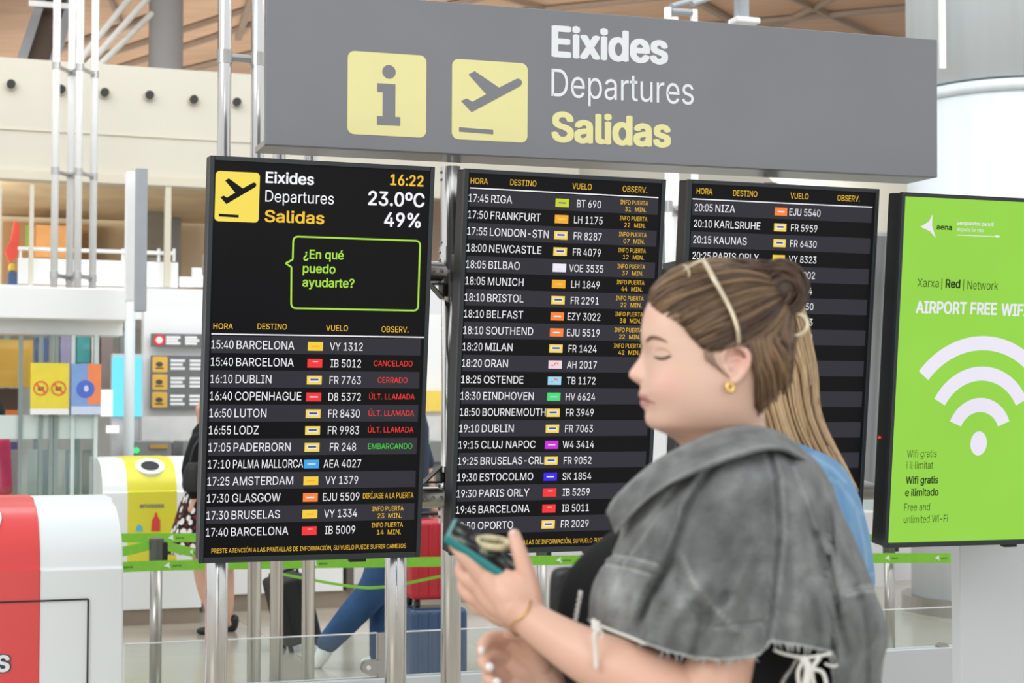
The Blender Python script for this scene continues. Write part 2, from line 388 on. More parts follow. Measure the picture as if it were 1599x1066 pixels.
# black downlights in the wall
L = [(17, 132), (95, 140), (163, 145), (233, 149), (302, 156), (369, 160)]
wtxt = ['beside the image edge', 'behind the white pole cluster', 'just right of the pole cluster', 'left below the grey roof column', 'right below the grey roof column', 'between two white poles beside the sign']
for (px, py), s_ in zip(L, wtxt):
    p = on_w(px, py, WB - 0.01)
    fr = Frame(p, HU, HZ, -HW)
    t = thing('wall_spotlight', 'round black wall light, ' + s_, 'light', p, 'black spotlights along the cream wall')
    MB().disc(fr, 0, 0, 0.038, 0.038, 0.0, 0.05, 0).build('housing', M['black'], t)
    MB().ring(fr, 0, 0, 0.045, 0.014, 0.0, 0.012, 0, k=20).build('trim_ring', M['cream_trim'], t)

# ------------------------------------------------------------------ flight boards
def pose(a, t, X, Y, Z):
    a = math.radians(a); t = math.radians(t)
    U = Vector((math.cos(a), math.sin(a), 0)); N0 = Vector((math.sin(a), -math.cos(a), 0))
    return Frame((X, Y, Z), U, HZ * math.cos(t) + N0 * math.sin(t), N0 * math.cos(t) - HZ * math.sin(t))
B1 = pose(19.7, 7.1, -0.6005, 5.255, 1.665); B1w, B1h = .7045, 1.24
B2 = pose(21.3, 6.65, 0.154, 5.55, 1.6675); B2w, B2h = .7095, 1.24
B3 = pose(19.6, 6.75, 0.912, 5.848, 1.675); B3w, B3h = .736, 1.24
B4 = pose(19.2, 6.3, 1.6715, 6.017, 1.6545); B4w, B4h = .739, 1.24
SM = [screen_mat('screen_black', 14, 13, 14, 0.7), screen_mat('screen_grey_row', 56, 55, 63, 0.8), screen_mat('screen_white', 246, 246, 250, 1.0),
      screen_mat('screen_amber', 246, 196, 58, 1.0), screen_mat('screen_red', 255, 62, 52, 1.0), screen_mat('screen_green', 70, 214, 60, 1.0),
      screen_mat('screen_lime', 172, 226, 74, 1.0), screen_mat('screen_yellow', 249, 224, 92, 1.0),
      screen_mat('badge_yellow', 246, 208, 66), screen_mat('badge_red', 248, 58, 62), screen_mat('badge_pale_yellow', 246, 216, 96), screen_mat('badge_orange', 252, 134, 62),
      screen_mat('badge_blue', 64, 168, 236), screen_mat('badge_lime', 200, 214, 44), screen_mat('badge_gold', 250, 172, 50), screen_mat('badge_white', 240, 236, 248),
      screen_mat('badge_pink', 240, 214, 222), screen_mat('badge_sky', 160, 218, 240), screen_mat('badge_mint', 82, 220, 122), screen_mat('badge_magenta', 206, 52, 222),
      screen_mat('badge_indigo', 62, 44, 236), screen_mat('badge_navy_mark', 70, 84, 150)]
BK, GR, WH, AM, RD, GN, LM, YL = range(8)
BADGE = dict(VY=8, IB=9, D8=9, FR=10, EJU=11, EZY=11, AEA=12, BT=13, LH=14, VOE=15, AH=16, TB=17, HV=18, W4=19, SK=20)
MARK = dict(VY=14, IB=16, D8=16, FR=21, EJU=15, EZY=15, AEA=16, BT=21, LH=10, VOE=16, AH=9, TB=9, HV=17, W4=16, SK=15)

def plane_icon(mb, fr, u0, v1, w, h, n0, n1, m):
    P = [(.212, .185), (.295, .138), (.617, .325), (.847, .203), (.876, .197), (.905, .208), (.922, .232), (.921, .262), (.900, .290), (.257, .654), (.115, .521), (.192, .486), (.265, .523), (.448, .418)]
    mb.poly(fr, [(u0 + x * w, v1 - y * h) for x, y in P], n0, n1, m)
    mb.poly(fr, [(u0 + x * w, v1 - y * h) for x, y in ((.094, .85), (.543, .86), (.543, .915), (.094, .905))], n0, n1, m)

def board(name, label, fr, w, h, bez=0.014, dep=0.075):
    t = thing(name, label, 'display screen', fr.p(0, -h / 2, -dep / 2), 'portrait airport screens under the grey sign' if name == 'flight_board' else None)
    b = MB(); b.box(fr.p(0, 0, -dep / 2 - 0.004), fr.U * (w - 0.004), fr.V * (h - 0.004), fr.N * dep); b.build('casing', M['casing'], t, bevel=0.006)
    b = MB()
    for a in (((-w / 2, -w / 2 + bez, -h / 2, h / 2)), (w / 2 - bez, w / 2, -h / 2, h / 2)): b.frect(fr, *a, -0.012, 0.006)
    for a in ((-w / 2 + bez, w / 2 - bez, h / 2 - bez, h / 2), (-w / 2 + bez, w / 2 - bez, -h / 2, -h / 2 + bez * 1.25)): b.frect(fr, *a, -0.012, 0.006)
    b.build('bezel', M['bezel'], t, bevel=0.0015, seg=1)
    MB().frect(fr, w * .21 - .025, w * .21 + .03, -h / 2 - .012, -h / 2, -.03, -.005).build('infrared_receiver', M['black'], t, bevel=0.002)
    return t
def rows(sb, lt, fr, w, bez, R, v0, dv, cap, cu, first_light=True, nstripe=None, obs_cap=0.011):
    """R rows of (time, destination, code, number, note, note colour); cu = local u of time, its end, destination, badge centre, code centre, note centre"""
    tu0, tu1, du, bu, nu, ou = cu; dl = None
    n = nstripe or len(R)
    for k in range(n):
        vc = v0 - dv * k
        if k % 2 == (0 if first_light else 1): sb.frect(fr, -w / 2 + bez + .006, w / 2 - bez - .010, vc - dv / 2, vc + dv / 2, 0.0004, 0.0008, 1)
    kx = None
    for k, r in enumerate(R):
        vb = v0 - dv * k - cap / 2
        if r[0]: lt.text(fr, r[0], tu0, vb, cap, 0.004, width=tu1 - tu0, m=WH)
        if r[1]:
            if kx is None:
                V, _f = glyphs('BARCELONA', 0.004); kx = rows.dest_w / (max(q[0] for q in V) - min(q[0] for q in V)) / (cap / CAP)
            lt.text(fr, r[1], du, vb, cap, 0.004, sx=kx, maxw=rows.dest_max, m=WH)
        if r[2]:
            a = BADGE[r[2]]; vc = v0 - dv * k - 0.002
            lt.frect(fr, bu - .0235, bu + .0235, vc - .0135, vc + .0135, .0008, .0014, a)
            mk = MARK[r[2]]
            if r[2] == 'FR':
                lt.frect(fr, bu - .016, bu + .016, vc - .005, vc + .0065, .0014, .0018, 15); lt.frect(fr, bu - .013, bu + .013, vc - .0015, vc + .0045, .0018, .0021, 21)
            elif r[2] in ('TB', 'AH'):
                lt.ring(fr, bu + .004, vc, .006, .003, .0014, .0018, mk, 0, PI, 8); lt.frect(fr, bu - .014, bu - .004, vc - .004, vc - .002, .0014, .0018, mk)
            elif r[2] == 'IB': lt.frect(fr, bu - .006, bu + .010, vc + .004, vc + .0065, .0014, .0018, mk)
            elif r[2] == 'VOE': lt.frect(fr, bu - .010, bu + .012, vc - .006, vc - .004, .0014, .0018, mk)
            else: lt.frect(fr, bu - .013, bu + .013, vc - .002, vc + .002, .0014, .0018, mk)
        if r[3]: lt.text(fr, r[3], nu, vb - 0.001, cap * .97, 0.004, align='c', sx=kx * .88 if kx else 0.84, m=WH)
        if r[4]:
            ls = r[4].split('\n')
            if len(ls) == 1: lt.text(fr, ls[0], ou, v0 - dv * k - obs_cap / 2, obs_cap, 0.004, align='c', sx=rows.obs_x, m=r[5], maxw=.165)
            else:
                oc = obs_cap * .86
                lt.text(fr, ls[0], ou, v0 - dv * k + .0035, oc, 0.004, align='c', width=rows.info_w, m=r[5])
                lt.text(fr, ls[1], ou - .022, v0 - dv * k - oc - .0045, oc, 0.004, align='c', sx=.95, m=r[5])
                lt.text(fr, 'MIN.', ou + .024, v0 - dv * k - oc - .0045, oc, 0.004, align='c', sx=.95, m=r[5])
# --- first board
t = board('flight_board', 'black departures board showing 16:22 clock and lime speech bubble', B1, B1w, B1h)
fr = B1; sw = B1w; bz = .014
sb = MB(); sb.frect(fr, -sw / 2 + bz, sw / 2 - bz, -B1h / 2 + bz * 1.25, B1h / 2 - bz, -0.004, 0.0, 0)
lt = MB()
hv = (fr.uv(331, 521)[1] + fr.uv(663, 526.5)[1]) / 2
lt.frect(fr, fr.uv(330, 520)[0], fr.uv(663, 526)[0], hv - .0018, hv + .0018, .0008, .0014, WH)
for tx, a, c, y in (('HORA', 333, 363.5, 513.5), ('DESTINO', 402, 447.5, 514), ('VUELO', 509, 543, 516.5), ('OBSERV.', 595.5, 637.5, 518.5)):
    lt.text_px(fr, tx, a, y, c, y, 9, .006, m=AM)
v1 = fr.uv(330, 537.3)[1]; v12 = fr.uv(322, 831)[1]; dv = (v1 - v12) / 11
u_ = lambda x: fr.uv(x, 537)[0]
rows.dest_w = u_(459) - u_(369); rows.dest_max = u_(479.5) - u_(369.5); rows.obs_x = .86; rows.info_w = u_(641) - u_(592)
D = [('15:40', 'BARCELONA', 'VY', 'VY 1312', None, 0), ('15:40', 'BARCELONA', 'IB', 'IB 5012', 'CANCELADO', RD), ('16:10', 'DUBLIN', 'FR', 'FR 7763', 'CERRADO', RD),
     ('16:40', 'COPENHAGUE', 'D8', 'D8 5372', 'ÚLT. LLAMADA', RD), ('16:50', 'LUTON', 'FR', 'FR 8430', 'ÚLT. LLAMADA', RD), ('16:55', 'LODZ', 'FR', 'FR 9983', 'ÚLT. LLAMADA', RD),
     ('17:05', 'PADERBORN', 'FR', 'FR 248', 'EMBARCANDO', GN), ('17:10', 'PALMA MALLORCA', 'AEA', 'AEA 4027', None, 0), ('17:25', 'AMSTERDAM', 'VY', 'VY 1379', None, 0),
     ('17:30', 'GLASGOW', 'EJU', 'EJU 5509', 'DIRÍJASE A LA PUERTA', AM), ('17:30', 'BRUSELAS', 'VY', 'VY 1334', 'INFO PUERTA\n23', AM), ('17:40', 'BARCELONA', 'IB', 'IB 5009', 'INFO PUERTA\n14', AM)]
rows(sb, lt, fr, sw, bz, D, v1, dv, .0255, (u_(330), u_(364.5), u_(369.5), u_(492.5), u_(541), u_(615)), obs_cap=.0175)
lt.text_px(fr, 'PRESTE ATENCIÓN A LAS PANTALLAS DE INFORMACIÓN, SU VUELO PUEDE SUFRIR CAMBIOS', 330, 862.5, 633.5, 856, 7, .004, m=AM)
lt.text_px(fr, 'Eixides', 414.5, 286.5, 490, 287.5, 17.5, .018, m=WH)
lt.text_px(fr, 'Departures', 414, 315, 521, 318.5, 18, .004, m=WH)
lt.text_px(fr, 'Salidas', 413, 346.5, 506, 349.5, 18.5, .018, m=AM)
lt.text_px(fr, '16:22', 609, 289, 661, 291, 17, .016, m=AM)
lt.text_px(fr, '23.0ºC', 574.5, 320, 662.5, 323.5, 22, .016, m=WH)
lt.text_px(fr, '49%', 599.5, 353, 656.5, 355.5, 22, .016, m=WH)
lt.text_px(fr, '¿En qué', 473.5, 403.5, 536.5, 405, 14, .014, m=LM)
lt.text_px(fr, 'puedo', 472.5, 425.5, 523.5, 427, 14, .014, m=LM)
lt.text_px(fr, 'ayudarte?', 472, 447.5, 553, 449, 14, .014, m=LM)
# speech bubble outline
bp_ = [(458, 369), (656, 376), (652.5, 485), (454.5, 481), (455, 417), (446, 411), (457, 405)]
BUV = [fr.uv(x, y) for x, y in bp_]
def bubble(P, rad, k=6):
    out = []; n = len(P)
    for i in range(n):
        p = np.array(P[i]); a = np.array(P[i - 1]); c = np.array(P[(i + 1) % n])
        r_ = rad if i < 4 else .003
        d0 = (a - p) / np.linalg.norm(a - p); d1 = (c - p) / np.linalg.norm(c - p)
        for j in range(k + 1):
            s_ = j / k; out.append((1 - s_) ** 2 * (p + d0 * r_) + 2 * s_ * (1 - s_) * p + s_ ** 2 * (p + d1 * r_))
    return out
O = bubble(BUV, .016); n_ = len(O)
for i in range(n_):
    a, c = O[i], O[(i + 1) % n_]; d = (c - a); L_ = np.linalg.norm(d)
    if L_ < 1e-5: continue
    d = d / L_; nn = np.array((-d[1], d[0])) * .0026; e_ = d * .0012
    lt.poly(fr, [tuple(a - e_ + nn), tuple(a - e_ - nn), tuple(c + e_ - nn), tuple(c + e_ + nn)], .0008, .0014, LM)
so = sb.build('screen', SM, t); lt.build('lettering', SM, so)
q0 = fr.uv(337, 266.5); q1 = fr.uv(406, 347); q2 = fr.uv(335.5, 345)
pb = MB(); pw = fr.uv(406, 269)[0] - q0[0]; ph = q0[1] - fr.uv(336, 345)[1]
pb.rrect(fr, q0[0], q0[0] + pw, q0[1] - ph, q0[1], .012, .0006, .0012, YL); plane_icon(pb, fr, q0[0], q0[1], pw, ph, .0012, .0018, BK)
pb.build('departures_pictogram', SM, so)

def std_board(label, fr, w, h, hd, line, D, y1, yl, kl, ux, uy, cap, stripes, foot=None, obs=.0165):
    t = board('flight_board', label, fr, w, h); bz = .014
    sb = MB(); sb.frect(fr, -w / 2 + bz, w / 2 - bz, -h / 2 + bz * 1.25, h / 2 - bz, -0.004, 0.0, 0); lt = MB()
    hv = (fr.uv(*line[0])[1] + fr.uv(*line[1])[1]) / 2
    lt.frect(fr, -w / 2 + bz + .006, w / 2 - bz - .010, hv - .0018, hv + .0018, .0008, .0014, WH)
    for tx, a, c, y in hd: lt.text_px(fr, tx, a, y, c, y, 9, .006, m=AM)
    v1 = fr.uv(*y1)[1]; vl = fr.uv(*yl)[1]; dv = (v1 - vl) / kl
    rows(sb, lt, fr, w, bz, D, v1, dv, cap, ux, nstripe=stripes, obs_cap=obs)
    if foot: lt.text_px(fr, 'PRESTE ATENCIÓN A LAS PANTALLAS DE INFORMACIÓN, SU VUELO PUEDE SUFRIR CAMBIOS', *foot, 7, .004, m=AM)
    so = sb.build('screen', SM, t); lt.build('lettering', SM, so); return t
fr = B2; u_ = lambda x: fr.uv(x, 312)[0]
rows.dest_w = fr.uv(827, 797)[0] - fr.uv(747.5, 797)[0]; rows.dest_max = fr.uv(852, 643)[0] - fr.uv(753.5, 643)[0]; rows.info_w = u_(1012) - u_(969)
I = 'INFO PUERTA\n'
D = [('17:45', 'RIGA', 'BT', 'BT 690', I + '31', AM), ('17:50', 'FRANKFURT', 'LH', 'LH 1175', I + '22', AM), ('17:55', 'LONDON-STN', 'FR', 'FR 8287', I + '07', AM), ('18:00', 'NEWCASTLE', 'FR', 'FR 4079', I + '12', AM),
     ('18:05', 'BILBAO', 'VOE', 'VOE 3535', I + '37', AM), ('18:05', 'MUNICH', 'LH', 'LH 1849', I + '44', AM), ('18:10', 'BRISTOL', 'FR', 'FR 2291', I + '22', AM), ('18:10', 'BELFAST', 'EZY', 'EZY 3022', I + '38', AM),
     ('18:10', 'SOUTHEND', 'EJU', 'EJU 5519', I + '22', AM), ('18:20', 'MILAN', 'FR', 'FR 1424', I + '42', AM), ('18:20', 'ORAN', 'AH', 'AH 2017', None, 0), ('18:25', 'OSTENDE', 'TB', 'TB 1172', None, 0),
     ('18:30', 'EINDHOVEN', 'HV', 'HV 6624', None, 0), ('18:50', 'BOURNEMOUTH', 'FR', 'FR 3949', None, 0), ('19:10', 'DUBLIN', 'FR', 'FR 7063', None, 0), ('19:15', 'CLUJ NAPOC', 'W4', 'W4 3414', None, 0),
     ('19:25', 'BRUSELAS-CRL', 'FR', 'FR 9052', None, 0), ('19:30', 'ESTOCOLMO', 'SK', 'SK 1854', None, 0), ('19:30', 'PARIS ORLY', 'IB', 'IB 5259', None, 0), ('19:45', 'BARCELONA', 'IB', 'IB 5011', None, 0), ('19:50', 'OPORTO', 'FR', 'FR 2029', None, 0)]
std_board('black departures board listing flights from 17:45 to 19:50, behind the phone', B2, B2w, B2h,
          [('HORA', 734.5, 761.5, 287), ('DESTINO', 796.5, 837, 290), ('VUELO', 893.5, 923.5, 295.5), ('OBSERV.', 972, 1010, 300)], ((732, 293), (1033, 309)),
          D, (748, 309.3), (737, 820.5), 20, (u_(731.5), u_(762.5), u_(767), u_(878), u_(920), u_(990.5)), 0, .0245, 21, (716, 852, 1000, 845))
fr = B3; u_ = lambda x: fr.uv(x, 328)[0]
rows.dest_w = fr.uv(1161, 376)[0] - fr.uv(1161 - 76, 376)[0]; rows.dest_max = fr.uv(1184, 401)[0] - fr.uv(1113, 401)[0]
D = [('20:05', 'NIZA', 'EJU', 'EJU 5540', None, 0), ('20:10', 'KARLSRUHE', 'FR', 'FR 5959', None, 0), ('20:15', 'KAUNAS', 'FR', 'FR 6430', None, 0), ('20:25', 'PARIS ORLY', 'VY', 'VY 8323', None, 0),
     (None, None, None, 'FR 1002', None, 0), (None, None, None, 'FR 274', None, 0), (None, None, None, 'FR 4050', None, 0), (None, None, None, 'FR 1883', None, 0), (None, None, None, 'VY 1212', None, 0)]
std_board('black departures board listing flights from 20:05, mostly empty, behind the hair bun', B3, B3w, B3h,
          [('HORA', 1087.5, 1112, 303), ('DESTINO', 1144.5, 1182, 306.5), ('VUELO', 1234, 1262, 310.5), ('OBSERV.', 1307, 1342, 314)], ((1085, 310), (1364, 324)),
          D, (1105, 324.3), (1095, 401), 3.08, (u_(1084.5), u_(1112.5), u_(1117), u_(1219.5), u_(1257), u_(1325)), 0, .0245, 21, None)
# --- lime wifi panel
fr = B4; w, h, bz = B4w, B4h, .014
t = board('wifi_information_screen', 'lime green screen advertising free airport wifi beside the column', B4, B4w, B4h, dep=.085)
PM = [screen_mat('panel_lime', 152, 216, 76, 0.98), screen_mat('panel_white', 236, 232, 246, 1), screen_mat('panel_ink', 24, 42, 16, 1), screen_mat('panel_soft_ink', 58, 84, 26, 1)]
sb = MB(); sb.frect(fr, -w / 2 + bz, w / 2 - bz, -h / 2 + bz * 1.25, h / 2 - bz, -.004, 0, 0); lt = MB()
lt.poly(fr, [fr.uv(x, y) for x, y in ((1437, 354), (1450, 346), (1456, 335), (1455, 352), (1461, 371.5), (1452, 361))], .0006, .0012, 1)
for tx, a, ya, c, yc, cp, of, m_ in (('aena', 1462, 358.5, 1486, 359, 8.5, .02, 2), ('aeropuertos para ti', 1494.5, 351, 1551, 353, 6, .012, 1), ('airports for you', 1494.5, 360.5, 1535, 362.5, 6, .0, 1),
        ('Xarxa', 1432, 447.5, 1465.5, 448.5, 13, 0, 3), ('Red', 1476, 449, 1499, 450, 13.5, .02, 2), ('Network', 1510, 451, 1558, 453, 13.5, 0, 3), 
        ('AIRPORT FREE', 1429.5, 488, 1556, 492, 19, .02, 1), ('WIFI', 1563, 492.5, 1605, 494, 19, .02, 1),
        ('Wifi gratis', 1416, 713, 1462, 714, 11.5, 0, 3), ('i il·limitat', 1415, 731.5, 1456.5, 732, 11.5, 0, 3), ('Wifi gratis', 1414, 754.5, 1464.5, 755, 11.5, .016, 2), ('e ilimitado', 1413, 774, 1465, 774, 11.5, .016, 2),
        ('Free and', 1411.5, 797, 1451.5, 797, 11.5, 0, 3), ('unlimited Wi-Fi', 1411, 815.5, 1479.5, 815.5, 11.5, 0, 3)):
    lt.text_px(fr, tx, a, ya, c, yc, cp, of, n=.0010, m=m_)
for x, y in ((1470.5, 442), (1504.5, 444)): q = fr.uv(x, y); lt.frect(fr, q[0] - .0012, q[0] + .0012, q[1] - .022, q[1] + .018, .0006, .0012, 3)
a = fr.uv(1494.5, 366.5); c = fr.uv(1553, 369.5); lt.frect(fr, a[0], c[0], (a[1] + c[1]) / 2 - .0012, (a[1] + c[1]) / 2 + .0012, .0006, .0012, 1)
c = fr.uv(1557, 369); lt.disc(fr, c[0], c[1], .010, .004, .0006, .0012, 1)
dcx, dcy = fr.uv(1528, 692); lt.disc(fr, dcx, dcy, .034, .043, .0006, .0012, 1)
for top, R_, an in ((632, .108, 68), (583, .192, 62), (535.5, .305, 52)):
    q = fr.uv(1531 if top < 600 else 1529, top); lt.ring(fr, dcx, q[1] - R_, R_, .050, .0006, .0012, 1, PI / 2 - math.radians(an), PI / 2 + math.radians(an), 40)
so = sb.build('screen', PM, t); lt.build('lettering', PM, so)
lb = MB(); q = fr.p(-w / 2 - .002, fr.uv(1384, 686)[1], -.06); lb.ball(q, HU * .004, HW * .006, HZ * .005, 0, 10, 6); lb.build('standby_light', screen_mat('standby_red', 255, 60, 40, 1.2), t)
hb = MB(); hb.box(fr.p(-.02, .03, -.20), fr.U * .66, fr.V * .88, fr.N * .20); hb.build('rear_housing', M['totem'], t, bevel=.004)

# ------------------------------------------------------------------ header sign
HD = pose(17.8, 0.9, 0.372, 5.633, 2.592); hw_, hh = 2.40, .493
t = thing('departures_header_sign', 'long grey overhead sign reading Eixides Departures Salidas', 'sign', HD.p(0, -hh / 2, -.15))
MB().box(HD.p(0, 0, -.012), HD.U * hw_, HD.V * hh, HD.N * .024).build('face_panel', M['header'], t, bevel=.003)
MB().box(HD.p(.04, .03, -.11), HD.U * (hw_ - .30), HD.V * (hh - .10), HD.N * .16).build('cabinet', M['header'], t, bevel=.004)
MB().box(HD.p(0, -hh / 2 + .010, -.115), HD.U * (hw_ - .004), HD.V * .02, HD.N * .18).build('underside_tray', M['header_edge'], t, bevel=.002)
lt = MB()
lt.text_px(HD, 'Eixides', 861, 90.5, 1043, 98, 48, .030, m=0, n=.001); lt.text_px(HD, 'Departures', 861, 150, 1083, 163.5, 43, -.002, m=0, n=.001); lt.text_px(HD, 'Salidas', 861, 221.5, 1047.5, 229, 46, .030, m=1, n=.001)
lt.build('lettering', [M['vinyl_white'], M['vinyl_yellow']], t)
def picto(px, kind):
    (a, b_), (c, d_), e = HD.uv(*px[0]), HD.uv(*px[1]), HD.uv(*px[2])
    mb = MB(); w_ = c - a; h_ = b_ - e[1]; mb.rrect(HD, a, a + w_, b_ - h_, b_, .022, .0003, .0012, 0)
    if kind == 'plane': plane_icon(mb, HD, a, b_, w_, h_, .0012, .0020, 1)
    else:
        mb.disc(HD, a + .52 * w_, b_ - .225 * h_, .085 * w_, .085 * w_, .0012, .0020, 1)
        mb.poly(HD, [(a + x * w_, b_ - y * h_) for x, y in ((.373, .37), (.603, .37), (.603, .765), (.668, .765), (.668, .872), (.373, .872), (.373, .765), (.443, .765), (.443, .475), (.373, .475))], .0012, .0020, 1)
    return mb
picto(((543, 79), (666, 87), (543, 209)), 'i').build('information_pictogram', [M['vinyl_yellow'], M['header']], t)
picto(((706, 91.5), (824, 98), (706, 217)), 'plane').build('departures_pictogram', [M['vinyl_yellow'], M['header']], t)

# ------------------------------------------------------------------ steel stand that carries the boards
WP = 5.46
zb = HD.p(0, -hh / 2, -.1).z - .004
pt = lambda px, py, w: Vector((*on_w(px, py, w).xy, 0))
p1, p2, p3, p4 = pt(704.5, 600, WP), pt(1200.5, 276, WP), pt(338, 960, WP), pt(617.5, 960, WP)
st = thing('display_stand', 'polished stainless steel stand of posts and rails carrying the boards', 'stand', p1)
def post(p, r, ztop):
    MB().pole(p, p + HZ * ztop, r, 32).build('post', M['steel'], st, sm=True); MB().pole(p, p + HZ * .012, r * 2.2, 28).build('base_plate', M['brushed'], st)
def collar(p, z0, z1, r):
    b = MB(); b.pole(p + HZ * z0, p + HZ * z1, r, 32)
    o = b.build('sleeve', M['steel'], st); b = MB()
    for z in (z0 + .02, z0 + .045, z1 - .02, z1 - .045):
        for a in (PI * 1.15, PI * 1.85): b.ball(p + HZ * z + Vector((math.cos(a), math.sin(a), 0)) * r, (0.006, 0, 0), (0, .006, 0), (0, 0, .006), 0, 8, 5)
    b.build('bolts', M['clamp'], o)
post(p1, .034, zb); post(p2, .036, zb); post(p3, .036, on_w(338, 500, WP).z); post(p4, .036, on_w(617, 500, WP).z)
collar(p1, on_w(705, 400, WP).z, zb, .0375); collar(p2, zb - .25, zb, .040)
for py in (425, 776):
    z = on_w(705, py, WP).z; u1_ = p3.dot(HU) - .05; u2_ = B4.p(-.2, 0, -.2).dot(HU)
    for px_, r in ((p1, .043), (p2, .045)): collar(px_, z - .085, z + .085, r)
    ro = MB().pole(hall(u1_, WP, z), hall(u2_, WP, z), .036, 28).build('rail', M['brushed'], st, sm=True)
    b = MB()
    for k in range(5): b.ball(hall(p1.dot(HU) - .13 + k * .028, WP - .035, z), HU * .007, HW * .007, HZ * .007, 0, 8, 5)
    b.build('bolts', M['clamp'], ro)
    for fr, w in ((B1, B1w), (B2, B2w), (B3, B3w)):
        for sgn in (-1, 1):
            q = fr.p(sgn * (w / 2 - .09), (z - fr.o.z) / fr.V.z, -.081)
            b = MB(); L_ = WP - q.dot(HW); b.box(q + HW * L_ / 2, HU * .05, HW * L_, HZ * .09); b.build('board_clamp', M['bracket'], st, bevel=.003)
for sg, P_ in ((-1, [(672, 441), (694, 441), (694, 466)]), (1, [(662, 754.5), (691, 754.5), (691, 727)])):
    Q = [on_w(x, y, WP - .06) for x, y in P_]; c = sum(Q, Vector()) / 3; b = MB()
    for i in range(3):
        a, d = Q[i], Q[(i + 1) % 3]; b.prism([a, d, lerp(d, c, .34), lerp(a, c, .34)], HW * .05)
    b.build('gusset_bracket', M['bracket'], st)
# pedestal under the wifi screen
u0, z0 = uz(1485, 950, 5.56)
b = MB(); b.hbox(u0, u0 + .75, 5.50, 5.56, 0, 1.05); tag(b.build('screen_pedestal', M['totem'], bevel=.006), 'broad light grey sheet steel pedestal under the lime wifi screen', 'pedestal')
# ================================================================== far side of the hall
def pbox(mb, x0, y0, x1, y1, w, dep, m=0, d0=0.0):
    """box on hall plane w whose front face spans the measured corners"""
    ym = (y0 + y1) / 2; xm = (x0 + x1) / 2
    ua = uz(x0, ym, w)[0]; ub = uz(x1, ym, w)[0]; za = uz(xm, y1, w)[1]; zb_ = uz(xm, y0, w)[1]
    mb.hbox(ua, ub, w + d0, w + d0 + dep, za, zb_, m); return ua, ub, za, zb_
def P(name, mats, label, cat, *boxes, group=None, bevel=0.0, kind=None):
    b = MB()
    for q in boxes: pbox(b, *q)
    return tag(b.build(name, mats, bevel=bevel), label, cat, group, kind)
# --- big round column on the right
c = on_y(1580, 600, 13.2); c.z = 0; R_ = 156 / 2650 * 13.2
zr = on_y(1500, 128, 12.6).z
b = MB(); b.pole(c, c + HZ * (zr - .02), R_, 64, 0); b.pole(c + HZ * (zr + .02), c + HZ * 9.5, R_ * 1.0, 64, 0); b.pole(c + HZ * (zr - .09), c + HZ * zr, R_ * 1.012, 64, 0)
col = struct(b.build('pillar', [M['pillar']], sm=False), 'huge round blue grey column behind the lime wifi screen', 'column'); tag(col, None, None)
for f in col.data.polygons: f.use_smooth = len(f.vertices) == 4
b = MB(); b.pole(c + HZ * .0, c + HZ * .12, R_ * 1.10, 64); b.build('base_ring', M['brushed'], col)
q = on_y(1470, 50, 12.62); b = MB(); b.box(Vector((q.x, q.y - .02, zr + 1.6)), (.045, 0, 0), (0, .04, 0), (0, 0, 3.0)); b.build('cable_channel', M['white'], col)
# --- grey round roof column
c = on_w(259, 60, 19.0); c.z = 0; struct(MB().pole(c, c + HZ * 7.3, 26.5 / 2650 * 18.9, 40).build('roof_column', M['pillar_grey'], sm=True), 'grey round column rising behind the cream wall to the roof', 'column')

# --- clusters of white tubes
def cluster(label, poles, r, z0, z1, ties, mt='white_pole', group='clusters of slender white roof poles'):
    pts = [on_w(px, py, w) for px, py, w in poles]; c = sum(pts, Vector()) / len(pts); c.z = z0
    t = thing('pole_cluster', label, 'poles', c, group)
    for p in pts: MB().pole(Vector((p.x, p.y, z0)), Vector((p.x, p.y, z1)), r, 20).build('pole', M[mt], t, sm=True)
    for z in ties:
        b = MB()
        for i in range(len(pts)):
            p = pts[i]; b.pole(Vector((p.x, p.y, z - .03)), Vector((p.x, p.y, z + .03)), r * 1.15, 16)
            if i: b.pole(Vector((pts[i - 1].x, pts[i - 1].y, z)), Vector((p.x, p.y, z)), r * .6, 10)
        b.build('spacer_clamp', M['clamp'], t)
    return t
w0 = 14.2
zz = lambda y, w, x=118: on_w(x, y, w).z
cluster('cluster of four white poles standing on the white shop fascia', [(87, 200, w0), (111, 200, w0 + .25), (123.5, 200, w0), (147, 200, w0 + .25)], .030, zz(449, w0), 6.9, [zz(105, w0), zz(268, w0), zz(430, w0)])
cluster('polished pole cluster running down behind the first flight board and sign', [(350, 180, 7.45), (402, 180, 7.45), (436, 245, 7.75), (485, 247, 7.75)], .0305, 0, 6.3, [zz(95, 7.5, 380), zz(640, 7.5, 380)], 'steel')
wq = 8.6; z1 = zz(14, wq, 1065)
t = cluster('white poles rising behind the sign between second and third board', [(1044, 330, wq), (1055, 330, wq + .2), (1085, 330, wq)], .021, 0, z1, [zz(323, wq, 1065), zz(560, wq, 1065)])
pa = on_w(1048, 18, wq); pb_ = on_w(1080, 20, wq); pc = on_w(1158, -20, wq + .3); b = MB()
b.pole(pa, pb_, .02, 10); b.pole(pb_ + HZ * .05, pc, .016, 10); b.pole(pa + HZ * .03, on_w(1120, -10, wq + .3), .016, 10); b.pole(on_w(1158, 30, wq + .3), pc + HZ * .5, .045, 14); b.build('roof_bracket', M['grey_steel'], t)
b = MB(); q = on_w(1162, 34, wq + .3); b.box(q, HU * .16, HW * .12, HZ * .035); b.build('lamp', M['white'], t, bevel=.01)
